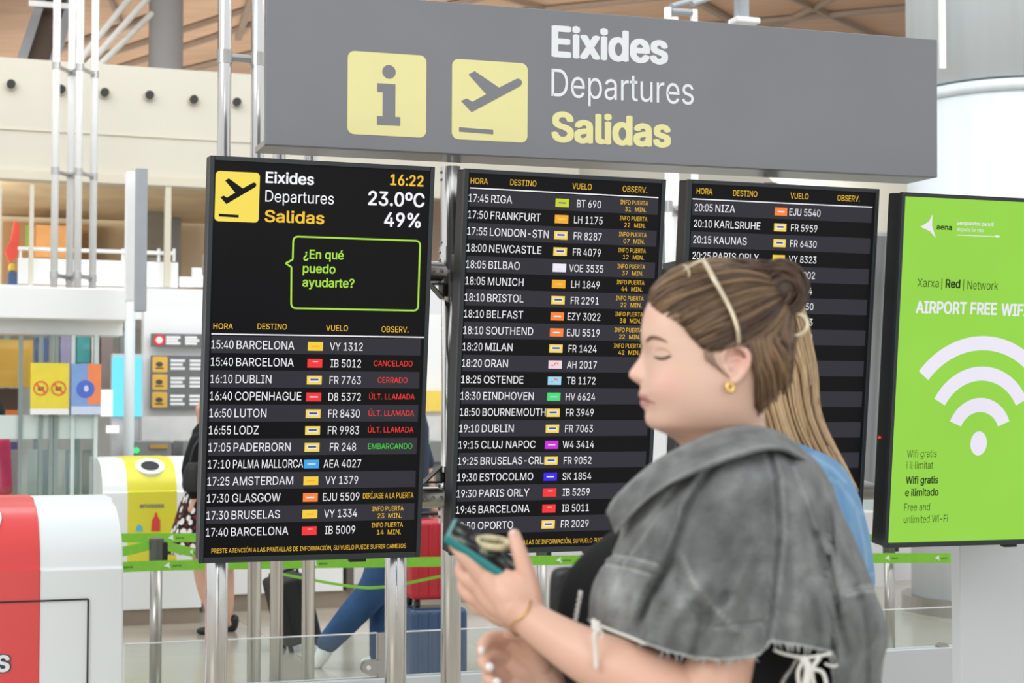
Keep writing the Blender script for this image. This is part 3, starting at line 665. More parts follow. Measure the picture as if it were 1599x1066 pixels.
# --- grey signal posts left of the first board
t = thing('steel_box_post', 'pair of grey square steel posts left of the first board', 'post', on_w(212, 700, 12.3) * 1)
for (x0, y0, x1, y1, m_) in ((197, 268, 211, 470, 'white_pole'), (212.5, 262, 230, 486, 'grey_steel')):
    b = MB(); pbox(b, x0, y0, x1, y1, 12.3 if x0 > 200 else 12.5, 1.0 if False else .09); b.build('post', M[m_], t, bevel=.006)
b = MB(); p = on_w(202, 600, 13.56); p.z = 0; b.pole(p, p + HZ * zz(470, 13.56, 202), .040, 20); b.build('lower_tube', M['pillar'], t, sm=True)
# --- upper gallery behind the cream wall
struct(P('gallery_wall', [M['tan']], 'tan back wall of the upper gallery', 'wall', (-160, 240, 420, 470, 19.5, .2)))
struct(P('gallery_ceiling', [M['tan']], None, None, (-120, 270, 420, 276, 15.9, 3.5)))
struct(P('gallery_slab', [M['white']], 'white edge of the gallery floor', 'floor', (-160, 447, 420, 497, 15.3, 4.4)))
P('shop_billboard', [M['brown']], 'brown billboard of the upper gallery shop behind the white poles', 'billboard', (5, 348, 152, 447, 19.2, .1))
P('gallery_shop_counter', [mat('orange_counter', srgb(236, 176, 112), .5)], 'orange lit counter in the upper gallery behind the white poles', 'counter', (56, 352, 108, 402, 18.6, .5))
P('gallery_banner', [mat('green_banner', srgb(146, 178, 74), .6)], 'narrow green banner in the upper gallery', 'banner', (40, 352, 50, 388, 18.6, .03))
P('gallery_screen', [mat('dark_glass_screen', srgb(126, 122, 112), .3)], 'dark grey panel in the gallery right of the grey posts', 'panel', (228, 302, 262, 402, 18.4, .06))
b = MB(); P_ = [(15, 410), (8, 392), (18, 372), (23, 344), (31, 350), (30, 385), (26, 402)]
b.prism([on_w(x, y, 16.31) for x, y in P_], HW * .08); tag(b.build('red_flag', mat('red_flag_cloth', srgb(226, 86, 70), .7)), 'red cloth hanging in the gallery at the left edge', 'cloth')
P('yellow_bag', [mat('yellow_cloth', srgb(206, 178, 76), .7)], 'small yellow bag under the red cloth in the gallery', 'bag', (14, 410.8, 25, 423.4, 16.3, .12), bevel=.02)
P('blue_crate', [mat('blue_crate_plastic', srgb(70, 96, 138), .6)], 'dark blue crate on the gallery floor under the red cloth', 'crate', (13, 424, 30, 449, 16.3, .2), bevel=.01)
t = thing('gallery_balustrade', 'white balustrade with handrail along the upper gallery', 'railing', on_w(170, 446, 15.6))
b = MB(); pbox(b, 28, 406, 278, 446, 15.6, .05); b.build('panel', M['white'], t)
b = MB(); pbox(b, 28, 388.5, 272, 394, 15.6, .06); b.build('handrail', M['white_pole'], t, bevel=.01)
b = MB()
for x in (30, 110, 190, 246, 270): pbox(b, x, 388, x + 4, 408, 15.62, .03)
b.build('baluster', M['white_pole'], t)
P('gallery_balustrade', [M['white']], 'sloping white stair parapet next to first board', 'railing', (300, 418, 330, 448, 15.6, .05), (280, 432, 302, 448, 15.6, .05))
for i, (x0, x1) in enumerate(((46, 52.5), (258, 267), (-4, 2))):
    struct(P('gallery_mullion', [M['cream_trim']], None, None, (x0, 288, x1, 447, 15.45, .08)))
# --- shop front at ground level, left
t = thing('shopfront', 'white framed glazed shop front with frosted glass band at left', 'shop front', on_w(75, 780, 12.9))
wS = 12.9
b = MB(); pbox(b, -140, 447, 199, 497, wS - .1, .5); b.build('fascia', M['white'], t, bevel=.01)
b = MB(); pbox(b, -140, 499, 192, 521, wS + .1, .3); b.build('upper_beam', M['white'], t)
b = MB(); pbox(b, -140, 648, 146, 685, wS, .05); b.build('frosted_band', M['frost'], t)
b = MB(); pbox(b, -140, 686, 150, 900, wS, .02); b.build('lower_pane', M['glass'], t)
for x in (28, 60, 76, 84, 110, 146):
    b = MB(); pbox(b, x, 523, x + 6, 900, wS - .02, .08); b.build('mullion', M['frost'] if x % 4 else M['teal_grey'], t)
b = MB(); pbox(b, -140, 523, 150, 647, wS + .02, .02); b.build('upper_pane', M['glass'], t)
struct(P('shop_wall', [mat('pale_shop_wall', srgb(214, 216, 214), .6)], 'pale back wall of the ground floor shop', 'wall', (-160, 500, 236, 860, 17.0, .1)))
P('shop_sign', [mat('gold_shop_sign', srgb(226, 172, 70), .5, var=.15, scale=2)], 'gold sign panel hanging inside the shop at left edge', 'sign', (-40, 530, 51, 604, 14.0, .06))
P('shop_shelf', [mat('dark_brown_shelf', srgb(72, 58, 48), .6)], 'dark brown shelf below the gold sign', 'shelf', (-40, 606, 30, 640, 14.4, .3))
P('snack_tray', [mat('orange_tray', srgb(240, 140, 70), .5)], 'orange tray under the dark shelf at the left edge', 'tray', (-30, 640, 28, 648, 14.3, .2))
t = thing('display_rack', 'rack of coloured panels standing inside the shop behind the posters', 'rack', on_w(110, 900, 15.3) * 1)
b = MB()
for x in (4, 52, 116, 186): ua = uz(x, 700, 15.36)[0]; b.hbox(ua, ua + .05, 15.36, 15.41, 0, uz(x, 518, 15.36)[1])
pbox(b, 0, 516, 190, 522, 15.36, .05); b.build('frame', M['teal_grey'], t)
for k, (x0, x1, y0, y1, c, nm) in enumerate(((56, 78, 527, 565, (70, 92, 140), 'navy'), (82, 90, 520, 600, (206, 196, 186), 'cream'), (94, 112, 520, 640, (160, 150, 184), 'lilac'), (120, 140, 524, 566, (64, 158, 160), 'teal'), (143, 154, 520, 600, (226, 214, 206), 'ivory'), (158, 176, 522, 606, (142, 128, 124), 'taupe'), (8, 34, 690, 720, (86, 76, 122), 'violet'))):
    b = MB(); pbox(b, x0, y0, x1, y1, 15.2, .12); tag(b.build('coloured_panel', mat('panel_' + nm, srgb(*c), .5), t), nm + ' panel')
for k, (x0, x1, c) in enumerate(((14, 32, (176, 186, 182)), (42, 60, (192, 206, 204)), (66, 74, (150, 166, 172)), (90, 100, (196, 202, 198)), (103, 112, (150, 176, 184)), (128, 142, (150, 158, 150)))):
    w_ = 14.0 + .15 * k; ua = uz(x0, 800, w_)[0]; ub = uz(x1, 800, w_)[0]
    tag(MB().hbox(ua, ub, w_, w_ + .06, 0, uz(x0, 702, w_)[1]).build('glass_divider', mat('divider_grey_green', srgb(*c), .35)), f'upright grey green glass divider in the shop, {["first", "second", "third", "fourth", "fifth", "sixth"][k]} from the left edge', 'divider', 'upright glass dividers behind the shop door')
# posters
def poster(label, x0, y0, x1, y1, w, base, fn):
    ua, za = uz(x0, y1, w); ub, zb_ = uz(x1, y0, w); fr = Frame(hall((ua + ub) / 2, w, (za + zb_) / 2), HU, HZ, -HW)
    t = thing('poster', label, 'poster', fr.p(0, -(zb_ - za) / 2)); hw2, hh2 = (ub - ua) / 2, (zb_ - za) / 2
    MB().frect(fr, -hw2, hw2, -hh2, hh2, -.012, 0).build('sheet', base, t)
    mb = MB(); ms = fn(mb, fr, hw2, hh2); mb.build('print', ms, t)
    return t
def yp(mb, fr, a, h):
    for s_ in (-1, 1):
        mb.ring(fr, s_ * a * .46, h * .02, a * .36, a * .07, .001, .003, 0, k=20)
        mb.poly(fr, [(s_ * a * .46 + x * a, h * .02 + y * a) for x, y in ((-.28, .22), (-.22, .28), (.28, -.22), (.22, -.28))], .001, .004, 0)
        mb.frect(fr, s_ * a * .46 - a * .16, s_ * a * .46 + a * .16, -h * .08, h * .08, .0005, .001, 1)
    mb.frect(fr, -a, a, -h, -h * .78, .001, .002, 2)
    return [mat('poster_red', srgb(226, 96, 60)), mat('poster_brown', srgb(120, 104, 60)), M['white']]
poster('yellow poster with two red prohibition circles on the shop glass', 47, 567, 108, 647, wS - .06, mat('poster_yellow', srgb(232, 214, 66)), yp)
def bp2(mb, fr, a, h):
    mb.frect(fr, a * .1, a, -h * .6, h, .0005, .001, 1); mb.disc(fr, -.05 * a, 0, a * .62, a * .62, .001, .002, 2); mb.disc(fr, 0, h * .02, a * .16, a * .22, .002, .003, 3)
    mb.frect(fr, -a, a, -h, -h * .68, .001, .002, 3); return [M['white'], mat('poster_orange', srgb(240, 140, 90)), mat('poster_blue', srgb(84, 112, 206)), mat('poster_pale', srgb(206, 220, 240))]
poster('blue and orange poster with dark blue disc on the shop glass', 111, 568, 158, 647, wS - .06, mat('poster_sky', srgb(128, 164, 218)), bp2)
cy = screen_mat('cyan_screen', 120, 232, 252, 1.1)
t = thing('advertising_totem', 'bright cyan lit advertising totem beside the white pole', 'totem', on_w(197, 900, 14.2))
b = MB(); pbox(b, 174, 552, 222, 900, 14.2, .12); b.build('body', mat('totem_grey', srgb(206, 206, 208), .4), t)
b = MB(); pbox(b, 175, 557, 221, 650, 14.18, .02); b.build('screen', cy, t)
b = MB(); pbox(b, 158, 608, 176, 650, 14.12, .02); pbox(b, 166, 664, 186, 676, 14.16, .02); b.build('white_panel', screen_mat('white_screen', 252, 252, 252, 1.1), t)
# --- white partition with the information signs
wP = 14.0
struct(P('partition_wall', [M['white']], 'white partition behind the first flight board', 'wall', (224, 486, 700, 690, wP + .5, .15)))
def info(x0, x1, y0, y1, rows_, label, name='information_sign', red=False, w=wP + .42):
    ua, za = uz(x0, y1, w); ub, zb_ = uz(x1, y0, w); fr = Frame(hall(ua, w, za), HU, HZ, -HW); t = thing(name, label, 'sign', fr.p((ub - ua) / 2, 0)); W_, H_ = ub - ua, zb_ - za
    MB().frect(fr, 0, W_, 0, H_, -.04, 0).build('panel', mat('info_grey', srgb(112, 112, 114), .5), t)
    mb = MB(); h_ = H_ / rows_
    for k in range(rows_):
        v = H_ - h_ * (k + .5)
        if red: mb.disc(fr, h_ * .6, v, h_ * .44, h_ * .44, .001, .003, 2); mb.disc(fr, h_ * .6, v, h_ * .26, h_ * .26, .003, .004, 0)
        else:
            mb.rrect(fr, .012, h_ * .93, v - h_ * .44, v + h_ * .44, .012, .001, .003, 1)
            mb.disc(fr, h_ * .47, v, h_ * .2, h_ * .14, .003, .004, 3); mb.frect(fr, h_ * .25, h_ * .7, v - h_ * .26, v - h_ * .18, .003, .004, 3)
        for j in range(3):
            for q in range(3):
                u0 = h_ * 1.1 + q * .16 + (.0 if q < 2 else .04)
                if u0 + .12 < W_: mb.frect(fr, u0, u0 + .12 - .02 * ((j + q) % 2), v + h_ * (.22 - j * .22) - .011, v + h_ * (.22 - j * .22) + .011, .001, .002, 0 if q < 2 else 1)
    mb.build('print', [M['white'], mat('info_yellow', srgb(226, 182, 84)), mat('info_red', srgb(226, 60, 66)), mat('info_ink', srgb(80, 74, 62))], t); return t
info(235, 345, 556, 638, 3, 'grey sign with three yellow pictogram squares left of first board')
info(236, 345, 522, 541, 1, 'thin grey sign with a red and white roundel above the pictograms', red=True)
struct(P('partition_wall', [mat('grey_panel', srgb(214, 214, 212), .5)], None, None, (222, 650, 700, 686, wP + .1, .1)))
P('amber_signboard', [mat('amber_panel', srgb(244, 214, 96), .5)], 'amber signboard seen between first and second board', 'sign', (640, 610, 700, 642, wP + .4, .05))
for k, (x0, x1, nm) in enumerate(((207, 268, 'beside the white pole'), (285, 330, 'next to the left edge of the first board'), (640, 700, 'between the first and second board'))):
    t = thing('ticket_gate', 'grey ticket gate with a green light, ' + nm, 'gate', on_w((x0 + x1) / 2, 720, 13.2), 'ticket gates with green lights')
    b = MB(); ua, ub, za, zb_ = pbox(b, x0, 688, x1, 722, 13.62, .5); b.hbox(ua + .03, ub - .03, 13.7, 14.0, 0, za); b.build('body', mat('gate_grey', srgb(128, 130, 130), .4), t, bevel=.01)
    b = MB(); lx = (213, 301, 667)[k]; ly = (703, 699.5, 690)[k]; q = on_w(lx, ly, 13.61); b.ball(q, HU * .024, HW * .012, HZ * .024, 0, 14, 8); b.build('signal_light', screen_mat('signal_green', 70, 240, 130, 1.2), t)
    if k == 0: b = MB(); pbox(b, 234, 694, 262, 700, 13.60, .02); b.build('display', mat('amber_display', srgb(176, 140, 60), .5), t)
# --- right of the boards
struct(P('wall_right', [M['white']], 'white lower wall behind the third flight board', 'wall', (960, 424, 1440, 900, 15.2, .1)))
struct(P('window_1', [mat('grey_window_band', srgb(150, 154, 152), .25)], 'grey window band under the cream wall', 'window', (1000, 356, 1440, 424, 15.7, .05)))
info(1336, 1420, 548, 662, 3, 'grey and white sign between the third board and the wifi screen', w=14.9)
P('glass_screen', [M['frost']], 'pale green glass screen between third board and wifi screen', 'screen', (1340, 655, 1420, 932, 14.0, .05))
P('service_desk', [M['white']], 'white service desk seen through the gap below the second board', 'desk', (1000, 660, 1062, 934, 14.0, .4))
P('red_bottle', [mat('red_plastic', srgb(206, 70, 60), .4)], 'small red object on the white service desk', 'bottle', (1026, 646, 1031, 660, 14.1, .08), bevel=.01)
# --- counters along the far side with taupe plinth
t = thing('service_counter', 'long white panelled counter on a taupe plinth behind the green belts', 'counter', on_w(420, 950, 13.0))
b = MB(); u0 = uz(318, 900, 13.0)[0]; u1_ = uz(537, 900, 13.0)[0]; z0, z1 = uz(400, 927, 13)[1], uz(400, 800, 13)[1]
n_ = 3
for k in range(n_): b.hbox(lerp(u0, u1_, k / n_) + .006, lerp(u0, u1_, (k + 1) / n_) - .006, 13.0, 13.5, z0, z1)
b.build('panel', M['white'], t, bevel=.004)
b = MB(); b.hbox(u0, u1_ + 1.2, 13.03, 13.5, 0, z0); b.build('plinth', M['plinth'], t)
b = MB(); b.hbox(u1_ + .02, u1_ + .075, 12.98, 13.2, z0, z1); b.build('end_post', mat('dark_post', srgb(96, 92, 86), .5), t)
t = thing('service_counter', 'white counter end beside the grey column base on the right', 'counter', on_w(1370, 930, 13.0))
b = MB(); pbox(b, 1300, 800, 1386, 922, 13.0, .4); pbox(b, 1392, 800, 1432, 930, 13.4, .4); b.build('panel', M['white'], t, bevel=.004)
b = MB(); pbox(b, 1300, 922, 1430, 940, 13.1, .4); b.build('plinth', M['plinth'], t)

# ================================================================== recycling bins
def bin_(label, u0, u1, bu0, bu1, w, zt, mcol, ring, zd=.8, door=True, dep=.66):
    zb_ = .80
    prof = [(0, .11), (0, zt * zb_)]
    for k in range(9):
        a = k / 8; prof.append((.015 + .30 * a ** 1.6, zt * zb_ + (zt * .985 - zt * zb_) * math.sin(a * PI / 2) ** .9))
    prof += [(.36, zt), (dep - .04, zt), (dep, zt - .04), (dep, .11)]
    t = thing('recycling_bin', label, 'bin', hall((u0 + u1) / 2, w + .3, 0), 'recycling bins with curved tops')
    def ex(ua, ub, m, name, gro=0.0):
        b = MB(); pts = []
        for i, (a, z) in enumerate(prof):
            g = gro if i < len(prof) - 1 else gro
            pts.append((a - gro, (max(z, .45) if gro else z) + (gro if z > .5 else 0)))
        b.prism([hall(ua, w + a, z) for a, z in pts], HU * (ub - ua)); return b.build(name, m, t, bevel=.012 if name == 'body' else .004, seg=3)
    ex(u0, u1, M['white_gloss'], 'body'); cp = ex(bu0, bu1, mcol, 'colour_panel', .004)
    b = MB(); b.hbox(u0 + .01, u1 - .01, w + .03, w + dep - .03, 0, .11); b.build('plinth', M['plinth'], t)
    # opening on the sloping top
    i = 6; a0, z0 = prof[i - 1]; a1, z1 = prof[i + 2]
    V = (HW * (a1 - a0) + HZ * (z1 - z0)).normalized(); N = HU.cross(V).normalized()
    if N.dot(HW) > 0: N = -N
    fr = Frame(hall((bu0 + bu1) / 2, w + (a0 + a1) / 2 - .004, (z0 + z1) / 2 + .004), HU, V, N)
    b = MB(); b.ring(fr, 0, 0, ring * .82, ring * .36, -.02, .016, 0, k=36); b.build('opening_ring', M['white_gloss'], t)
    b = MB(); b.disc(fr, 0, 0, ring * .66, ring * .66, -.01, .014, 0); b.build('opening', M['black'], t)
    if door:
        fd = Frame(hall(0, w - .0045, 0), HU, HZ, -HW); b = MB(); ud = u1 - .125
        for r_ in ((u0 + .1, ud, zd - .003, zd + .003), (ud - .003, ud + .003, .16, zd), (u0 + .1, ud, .157, .163)): b.frect(fd, *r_, 0, .002)
        b.build('door_joint', M['line'], t)
    return t, cp
wb = 6.3
uR = uz(193, 900, wb)[0]; uA = uz(63, 900, wb)[0]; zt = on_w(110, 776, wb + .42).z
bt, cp = bin_('red and white recycling bin cut off by the left image edge', uA - .52 - .31, uR, uA - .50, uA, wb, zt, M['red'], .122, uz(110, 936, wb)[1])
fd = Frame(hall(0, wb - .005, 0), HU, HZ, -HW)
(ua, za), (ub, _z) = uz(-9, 1049, wb), uz(13, 1049, wb); hS = uz(2, 1022, wb)[1] - za
b = MB(); b.text(fd, 'S', ua, za, hS, .09, width=(ub - ua) * 1.18, n=.002, m=0); b.text(fd, 'S', ua + (ub - ua) * .1, za + hS * .02, hS * .96, .03, width=(ub - ua) * .98, n=.0035, m=1)
b.build('lettering', [mat('navy_outline', srgb(58, 66, 92)), M['white']], bt)
wy = 12.4
u0 = uz(160, 800, wy)[0]; u1_ = uz(316, 800, wy)[0]; a0 = uz(199, 800, wy)[0]; a1 = uz(276, 800, wy)[0]
by, _c = bin_('yellow and white recycling bin beyond the green belts', u0, u1_, a0, a1, wy, on_w(230, 714, wy + .42).z, M['yellow'], .105, door=False, dep=.9)
fd = Frame(hall(0, wy - .005, 0), HU, HZ, -HW); b = MB()
pq = lambda x, y: uz(x, y, wy)
q0 = pq(218, 793); b.text(fd, 'envases', q0[0], q0[1], .034, .03, width=pq(256, 793)[0] - q0[0], n=.001, m=0)
b.poly(fd, [pq(x, y) for x, y in ((236, 829), (237, 812), (241, 806), (242, 800), (245, 800), (246, 806), (250, 812), (250, 829))], 0, .002, 1)
b.poly(fd, [pq(x, y) for x, y in ((212, 829), (213, 822), (217, 818), (222, 822), (223, 829))], 0, .002, 2)
b.build('print', [mat('print_grey', srgb(130, 134, 112)), mat('print_red', srgb(216, 70, 56)), mat('print_blue', srgb(90, 190, 214))], by)

# ================================================================== queue barriers
def stanchion(label, px, py_top, w, r=.031):
    p = on_w(px, py_top, w); zt = p.z; p = Vector((p.x, p.y, 0)); t = thing('queue_post', label, 'post', p, 'queue barrier posts')
    MB().pole(p + HZ * .02, p + HZ * (zt - .13), r, 24).build('tube', M['brushed'], t, sm=True)
    b = MB(); b.pole(p + HZ * (zt - .14), p + HZ * zt, r * 1.22, 24, 0); b.build('belt_head', M['bracket'], t, bevel=.004)
    b = MB(); b.box(p + HU * r * 1.3 + HZ * (zt - .07), HU * .03, HW * .05, HZ * .10); b.build('belt_clip', M['black'], t, bevel=.004)
    MB().pole(p, p + HZ * .02, .16, 32).build('base', M['brushed'], t, bevel=.004); return p, zt
pA, zA = stanchion('stainless queue post beside the yellow bin with dark head', 244.5, 840, 8.9)
pB, zB = stanchion('slim queue post between the blue jacket and grey column', 1388, 830, 8.95, .031)
pC, zC = stanchion('queue post half hidden behind the raised phone and hand', 846, 836, 9.1, .028)
BM = [M['belt'], M['white'], M['line']]
def belt(label, pts, h=.05, marks=()):
    """pts: (px, py, w) along the belt centre line; marks: fractions where the white emblem is printed"""
    Q = [on_w(*p) for p in pts]; S = cspline(Q, 8); b = MB(); V, Fc = [], []
    for p in S:
        p = Vector(p); V += [p + HZ * h / 2 - HW * .001, p - HZ * h / 2 - HW * .001, p - HZ * h / 2 + HW * .001, p + HZ * h / 2 + HW * .001]
    n = len(S)
    for i in range(n - 1):
        for j in range(4): Fc.append((i * 4 + j, i * 4 + (j + 1) % 4, i * 4 + 4 + (j + 1) % 4, i * 4 + 4 + j))
    Fc += [(0, 1, 2, 3), (n * 4 - 4, n * 4 - 3, n * 4 - 2, n * 4 - 1)]
    b.add(V, Fc, 0); t = tag(b.build('barrier_belt', BM), label, 'belt', 'green queue barrier belts'); o0 = wloc(t)
    if marks:
        mk = MB(); L_ = [Vector(p) for p in S]
        for f in marks:
            i = min(int(f * (n - 1)), n - 2); p = L_[i]; U = (L_[i + 1] - L_[i]).normalized(); N = U.cross(HZ); N = N if N.dot(HW) < 0 else -N
            fr = Frame(p + N * .0025, U, HZ, N)
            mk.poly(fr, [(-.03, -.002), (0, .017), (-.002, .0), (.006, -.018), (-.006, -.008)], 0, .0008, 1); mk.text(fr, 'aena', .014, -.006, .012, 0, width=.045, n=.0008, m=2)
        mk.build('emblem', BM, t)
    return t
belt('green belt crossing in front of the queue post at mid height', [(120, 889, 8.75), (245, 883, 8.75), (430, 880, 8.75), (700, 876.5, 8.75), (900, 874, 8.75), (1100, 872, 8.75)], .052, (.13, .235, .46, .63, .78))
belt('upper green belt running behind the head of the left queue post', [(120, 841, 9.6), (200, 839.5, 9.6), (330, 839, 9.6)], .05, (.35, .75))
belt('short green belt from the left edge to the left queue post', [(120, 868, 8.95), (190, 861, 8.92), (233, 851, 8.9)], .05)
belt('green belt slanting down from the left queue post behind first board', [(257, 851, 8.92), (300, 862, 9.2), (380, 878, 9.6)], .05, (.55,))
belt('sagging narrow green belt in front of the red suitcase', [(440, 896, 9.6), (540, 914, 9.4), (600, 916, 9.0), (690, 899, 8.9)], .016)
belt('green belt between slim queue post and grey column on the right', [(1290, 872, 8.9), (1388, 871, 8.9), (1500, 871, 8.9)], .06, (.5, .82))
belt('short upper green belt behind the blue denim shoulder', [(1290, 840, 9.0), (1340, 840, 9.0), (1385, 839, 8.99)], .045)
# ================================================================== low glass barrier in front
wg = 6.95
t = thing('glass_barrier', 'low clear glass barrier with clamps behind the steel posts', 'barrier', hall(1.4, wg, 0))
zt = uz(430, 996, wg)[1]; uu0, uu1 = uz(196, 1000, wg)[0], uz(1500, 970, wg)[0]; zk = .40
um = uz(592, 1000, wg)[0]
for k, (a, c) in enumerate(((uu0, um - .01), (um + .04, uz(1000, 980, wg)[0]), (uz(1004, 980, wg)[0], uu1))):
    MB().hbox(a, c, wg, wg + .012, zk, zt).build('glass_pane', M['glass'], t)
    MB().hbox(a, c, wg, wg + .012, zt, zt + .004).build('polished_edge', M['white'], t)
b = MB(); b.hbox(uu0, uu1, wg - .03, wg + .05, 0, zk); b.build('kerb', M['totem'], t, bevel=.005)
for px, py in ((577, 1042), (1475, 1013)):
    u, z = uz(px, py, wg - .02); fr = Frame(hall(u, wg - .012, z), HU, HZ, -HW); b = MB()
    b.rrect(fr, -.03, .075 if px < 900 else .03, -.028, .028, .027, -.03, .006, 0); b.disc(fr, -.004, 0, .009, .009, .006, .012, 1); b.build('glass_clamp', [M['brushed'], M['white']], t)
b = MB(); b.hbox(um - .005, um + .035, wg - .01, wg + .03, 0, zt); b.build('barrier_post', M['brushed'], t)
# ================================================================== the people
from mathutils.bvhtree import BVHTree
import mathutils.noise as mnoise
def skin(name, c=(226, 190, 172)):
    return mat(name, srgb(*c), 0.42, 0, 0.4, 0.03, 14, attr=True, sss=0.12)
M['denim_grey'] = mat('washed_grey_denim', srgb(122, 125, 124), 0.85, 0, 0.2, 0.26, 34, bump=0.7, bscale=220, attr=True, sheen=0.15)
M['denim_blue'] = mat('light_blue_denim', srgb(92, 142, 186), 0.85, 0, 0.2, 0.10, 18, bump=0.35, bscale=240, attr=True, sheen=0.1)
M['black_cloth'] = mat('black_jersey', srgb(26, 27, 29), 0.8, 0, 0.25, 0.10, 20, bump=0.2, bscale=90)
M['thread'] = mat('off_white_thread', srgb(226, 224, 216), 0.8, 0, 0.2, 0.04)
M['gold'] = mat('polished_gold', srgb(226, 190, 116), 0.22, 1.0, 0.5, 0.03)
M['pale_gold'] = mat('pale_gold_metal', srgb(226, 212, 182), 0.25, 0.8, 0.5, 0.03)
M['silver'] = mat('silver_chain', srgb(206, 206, 204), 0.25, 1.0, 0.5, 0.04)
M['hair_brown'] = mat('brown_hair', srgb(92, 72, 58), 0.42, 0, 0.45, 0.12, 30, attr=True)
M['hair_blonde'] = mat('dark_blonde_hair', srgb(190, 156, 112), 0.42, 0, 0.45, 0.10, 30, attr=True)
M['nail'] = mat('white_nail_polish', srgb(244, 238, 236), 0.2, 0, 0.5, 0.01)

class Px:
    """a person's own frame: measured picture position plus distance in front of (+) or behind the body's middle plane, in body pixels"""
    def __init__(s, Y0): s.Y0 = Y0; s.s = Y0 / F
    def __call__(s, x, y, d=0.0): return on_y(x, y, s.Y0 - d * s.s)
    def r(s, px, d=0.0): return px * (s.Y0 - d * s.s) / F
def chain(mb, W, pts, n=6, k=16, m=0, cap=True, flat=None):
    """tapered limb through (x, y, d, radius)"""
    S = cspline(pts, n); P_ = [W(a[0], a[1], a[2]) for a in S]; R = [max(W.r(a[3], a[2]), 1e-4) for a in S]
    if cap:                                                   # rounded ends
        for e in (0, -1):
            t = (P_[0] - P_[1]).normalized() if e == 0 else (P_[-1] - P_[-2]).normalized(); p = P_[e]; r = R[e]; ex = [(p + t * r * math.sin(a), r * math.cos(a)) for a in (.5, .95, 1.3, 1.5)]
            if e == 0: P_ = [q[0] for q in ex[::-1]] + P_; R = [q[1] for q in ex[::-1]] + R
            else: P_ = P_ + [q[0] for q in ex]; R = R + [q[1] for q in ex]
    mb.tube(P_, R, k, True, m, flat)
def seg_dist(x, y, L):
    best = 1e9
    for (ax, ay), (bx, by_) in zip(L[:-1], L[1:]):
        dx, dy = bx - ax, by_ - ay; t = max(0, min(1, ((x - ax) * dx + (y - ay) * dy) / (dx * dx + dy * dy + 1e-9)))
        best = min(best, math.hypot(x - ax - t * dx, y - ay - t * dy))
    return best
def remeshed(mb, voxel, smooth_it=2):
    """one continuous closed surface out of overlapping closed volumes"""
    o = mb.build('volume', M['white'], org=(0, 0, 0)); md = o.modifiers.new('r', 'REMESH'); md.mode = 'VOXEL'; md.voxel_size = voxel; md.adaptivity = 0
    sm_ = o.modifiers.new('s', 'SMOOTH'); sm_.iterations = smooth_it; sm_.factor = 0.5
    dg = bpy.context.evaluated_depsgraph_get(); dg.update(); me = o.evaluated_get(dg).to_mesh()
    V = np.empty(len(me.vertices) * 3, 'f'); me.vertices.foreach_get('co', V); Fc = [tuple(p.vertices) for p in me.polygons]
    o.evaluated_get(dg).to_mesh_clear(); old = o.data; bpy.data.objects.remove(o); bpy.data.meshes.remove(old)
    out = MB(); out.v = [Vector(v) for v in V.reshape(-1, 3)]; out.f = Fc; out.m = [0] * len(Fc); return out
def project(p):
    q = Vector(p) - CAM; c, s = math.cos(PITCH), math.sin(PITCH)
    y = q.y * c + q.z * s; z = -q.y * s + q.z * c
    return CX + F * q.x / y, CY - F * z / y
def g3(x, y, d, c, r): return math.exp(-(((x - c[0]) ** 2 + (y - c[1]) ** 2 + (d - c[2]) ** 2) / (r * r)))
def loft_px(mb, W, rows_, n=48, p=2.2, steps=4, m=0, disp=None, caps=True, twist=None):
    """rows (y, xl, xr, near, far): closed rings around a body; disp(x, y, d, near?) -> (dx, dd)"""
    S = cspline(rows_, steps); R = []
    for y, xl, xr, hn, hf in S:
        ring = []
        for k in range(n):
            a = 2 * PI * k / n; cx, sx_ = math.cos(a), math.sin(a)
            q = (abs(cx) ** p + abs(sx_) ** p) ** (-1 / p)
            x = (xl + xr) / 2 + (xr - xl) / 2 * cx * q; d = (hn if sx_ > 0 else hf) * sx_ * q; yy = y
            if disp:
                e = disp(x, y, d); x += e[0]; d += e[1]; yy += e[2] if len(e) > 2 else 0
            ring.append(W(x, yy, d))
        R.append(ring)
    mb.rings(R, m, True, caps); return R

# ------------------------------------------------------------------ woman in the washed grey denim jacket
W = Px(2.25)
HT = [(417, 1092, 1150, 16), (421, 1068, 1180, 34), (431, 1046, 1202, 52), (452, 1023, 1222, 68), (470, 1013, 1228, 77), (490, 1005, 1235, 84), (510, 1001.5, 1235, 86), (525, 1001, 1234, 86), (535, 1001.5, 1231, 86), (545, 1004, 1228, 86), (555, 1007, 1224, 86),
      (565, 1008.5, 1220, 86), (585, 1009, 1212, 86), (600, 1007, 1205, 85), (615, 1006, 1200, 83), (630, 1008, 1197, 80), (642, 1009.5, 1195, 76), (652, 1009.5, 1194, 71), (660, 1011.5, 1194, 66), (667, 1017, 1195, 61), (673, 1029, 1196, 56), (680, 1044, 1197, 53), (692, 1060, 1200, 52), (715, 1070, 1208, 54), (745, 1068, 1225, 64), (780, 1060, 1240, 80)]
NOSE = ([540, 548, 556, 564, 572, 579, 584, 589, 594, 598, 602], [0, 3.5, 8.5, 15, 21.5, 27, 28.8, 27, 20, 8.5, 0], [7, 7, 7.5, 8, 9, 11, 12, 12.5, 12, 10, 9])
LIP = ([598, 603, 608, 613, 617, 620, 622.5, 625.5, 630, 635, 639, 644], [4, 6.2, 6.6, 8.6, 9.6, 8, 4.6, 6.8, 8.4, 6.2, 1.2, 0])
hb = MB(); HR = []
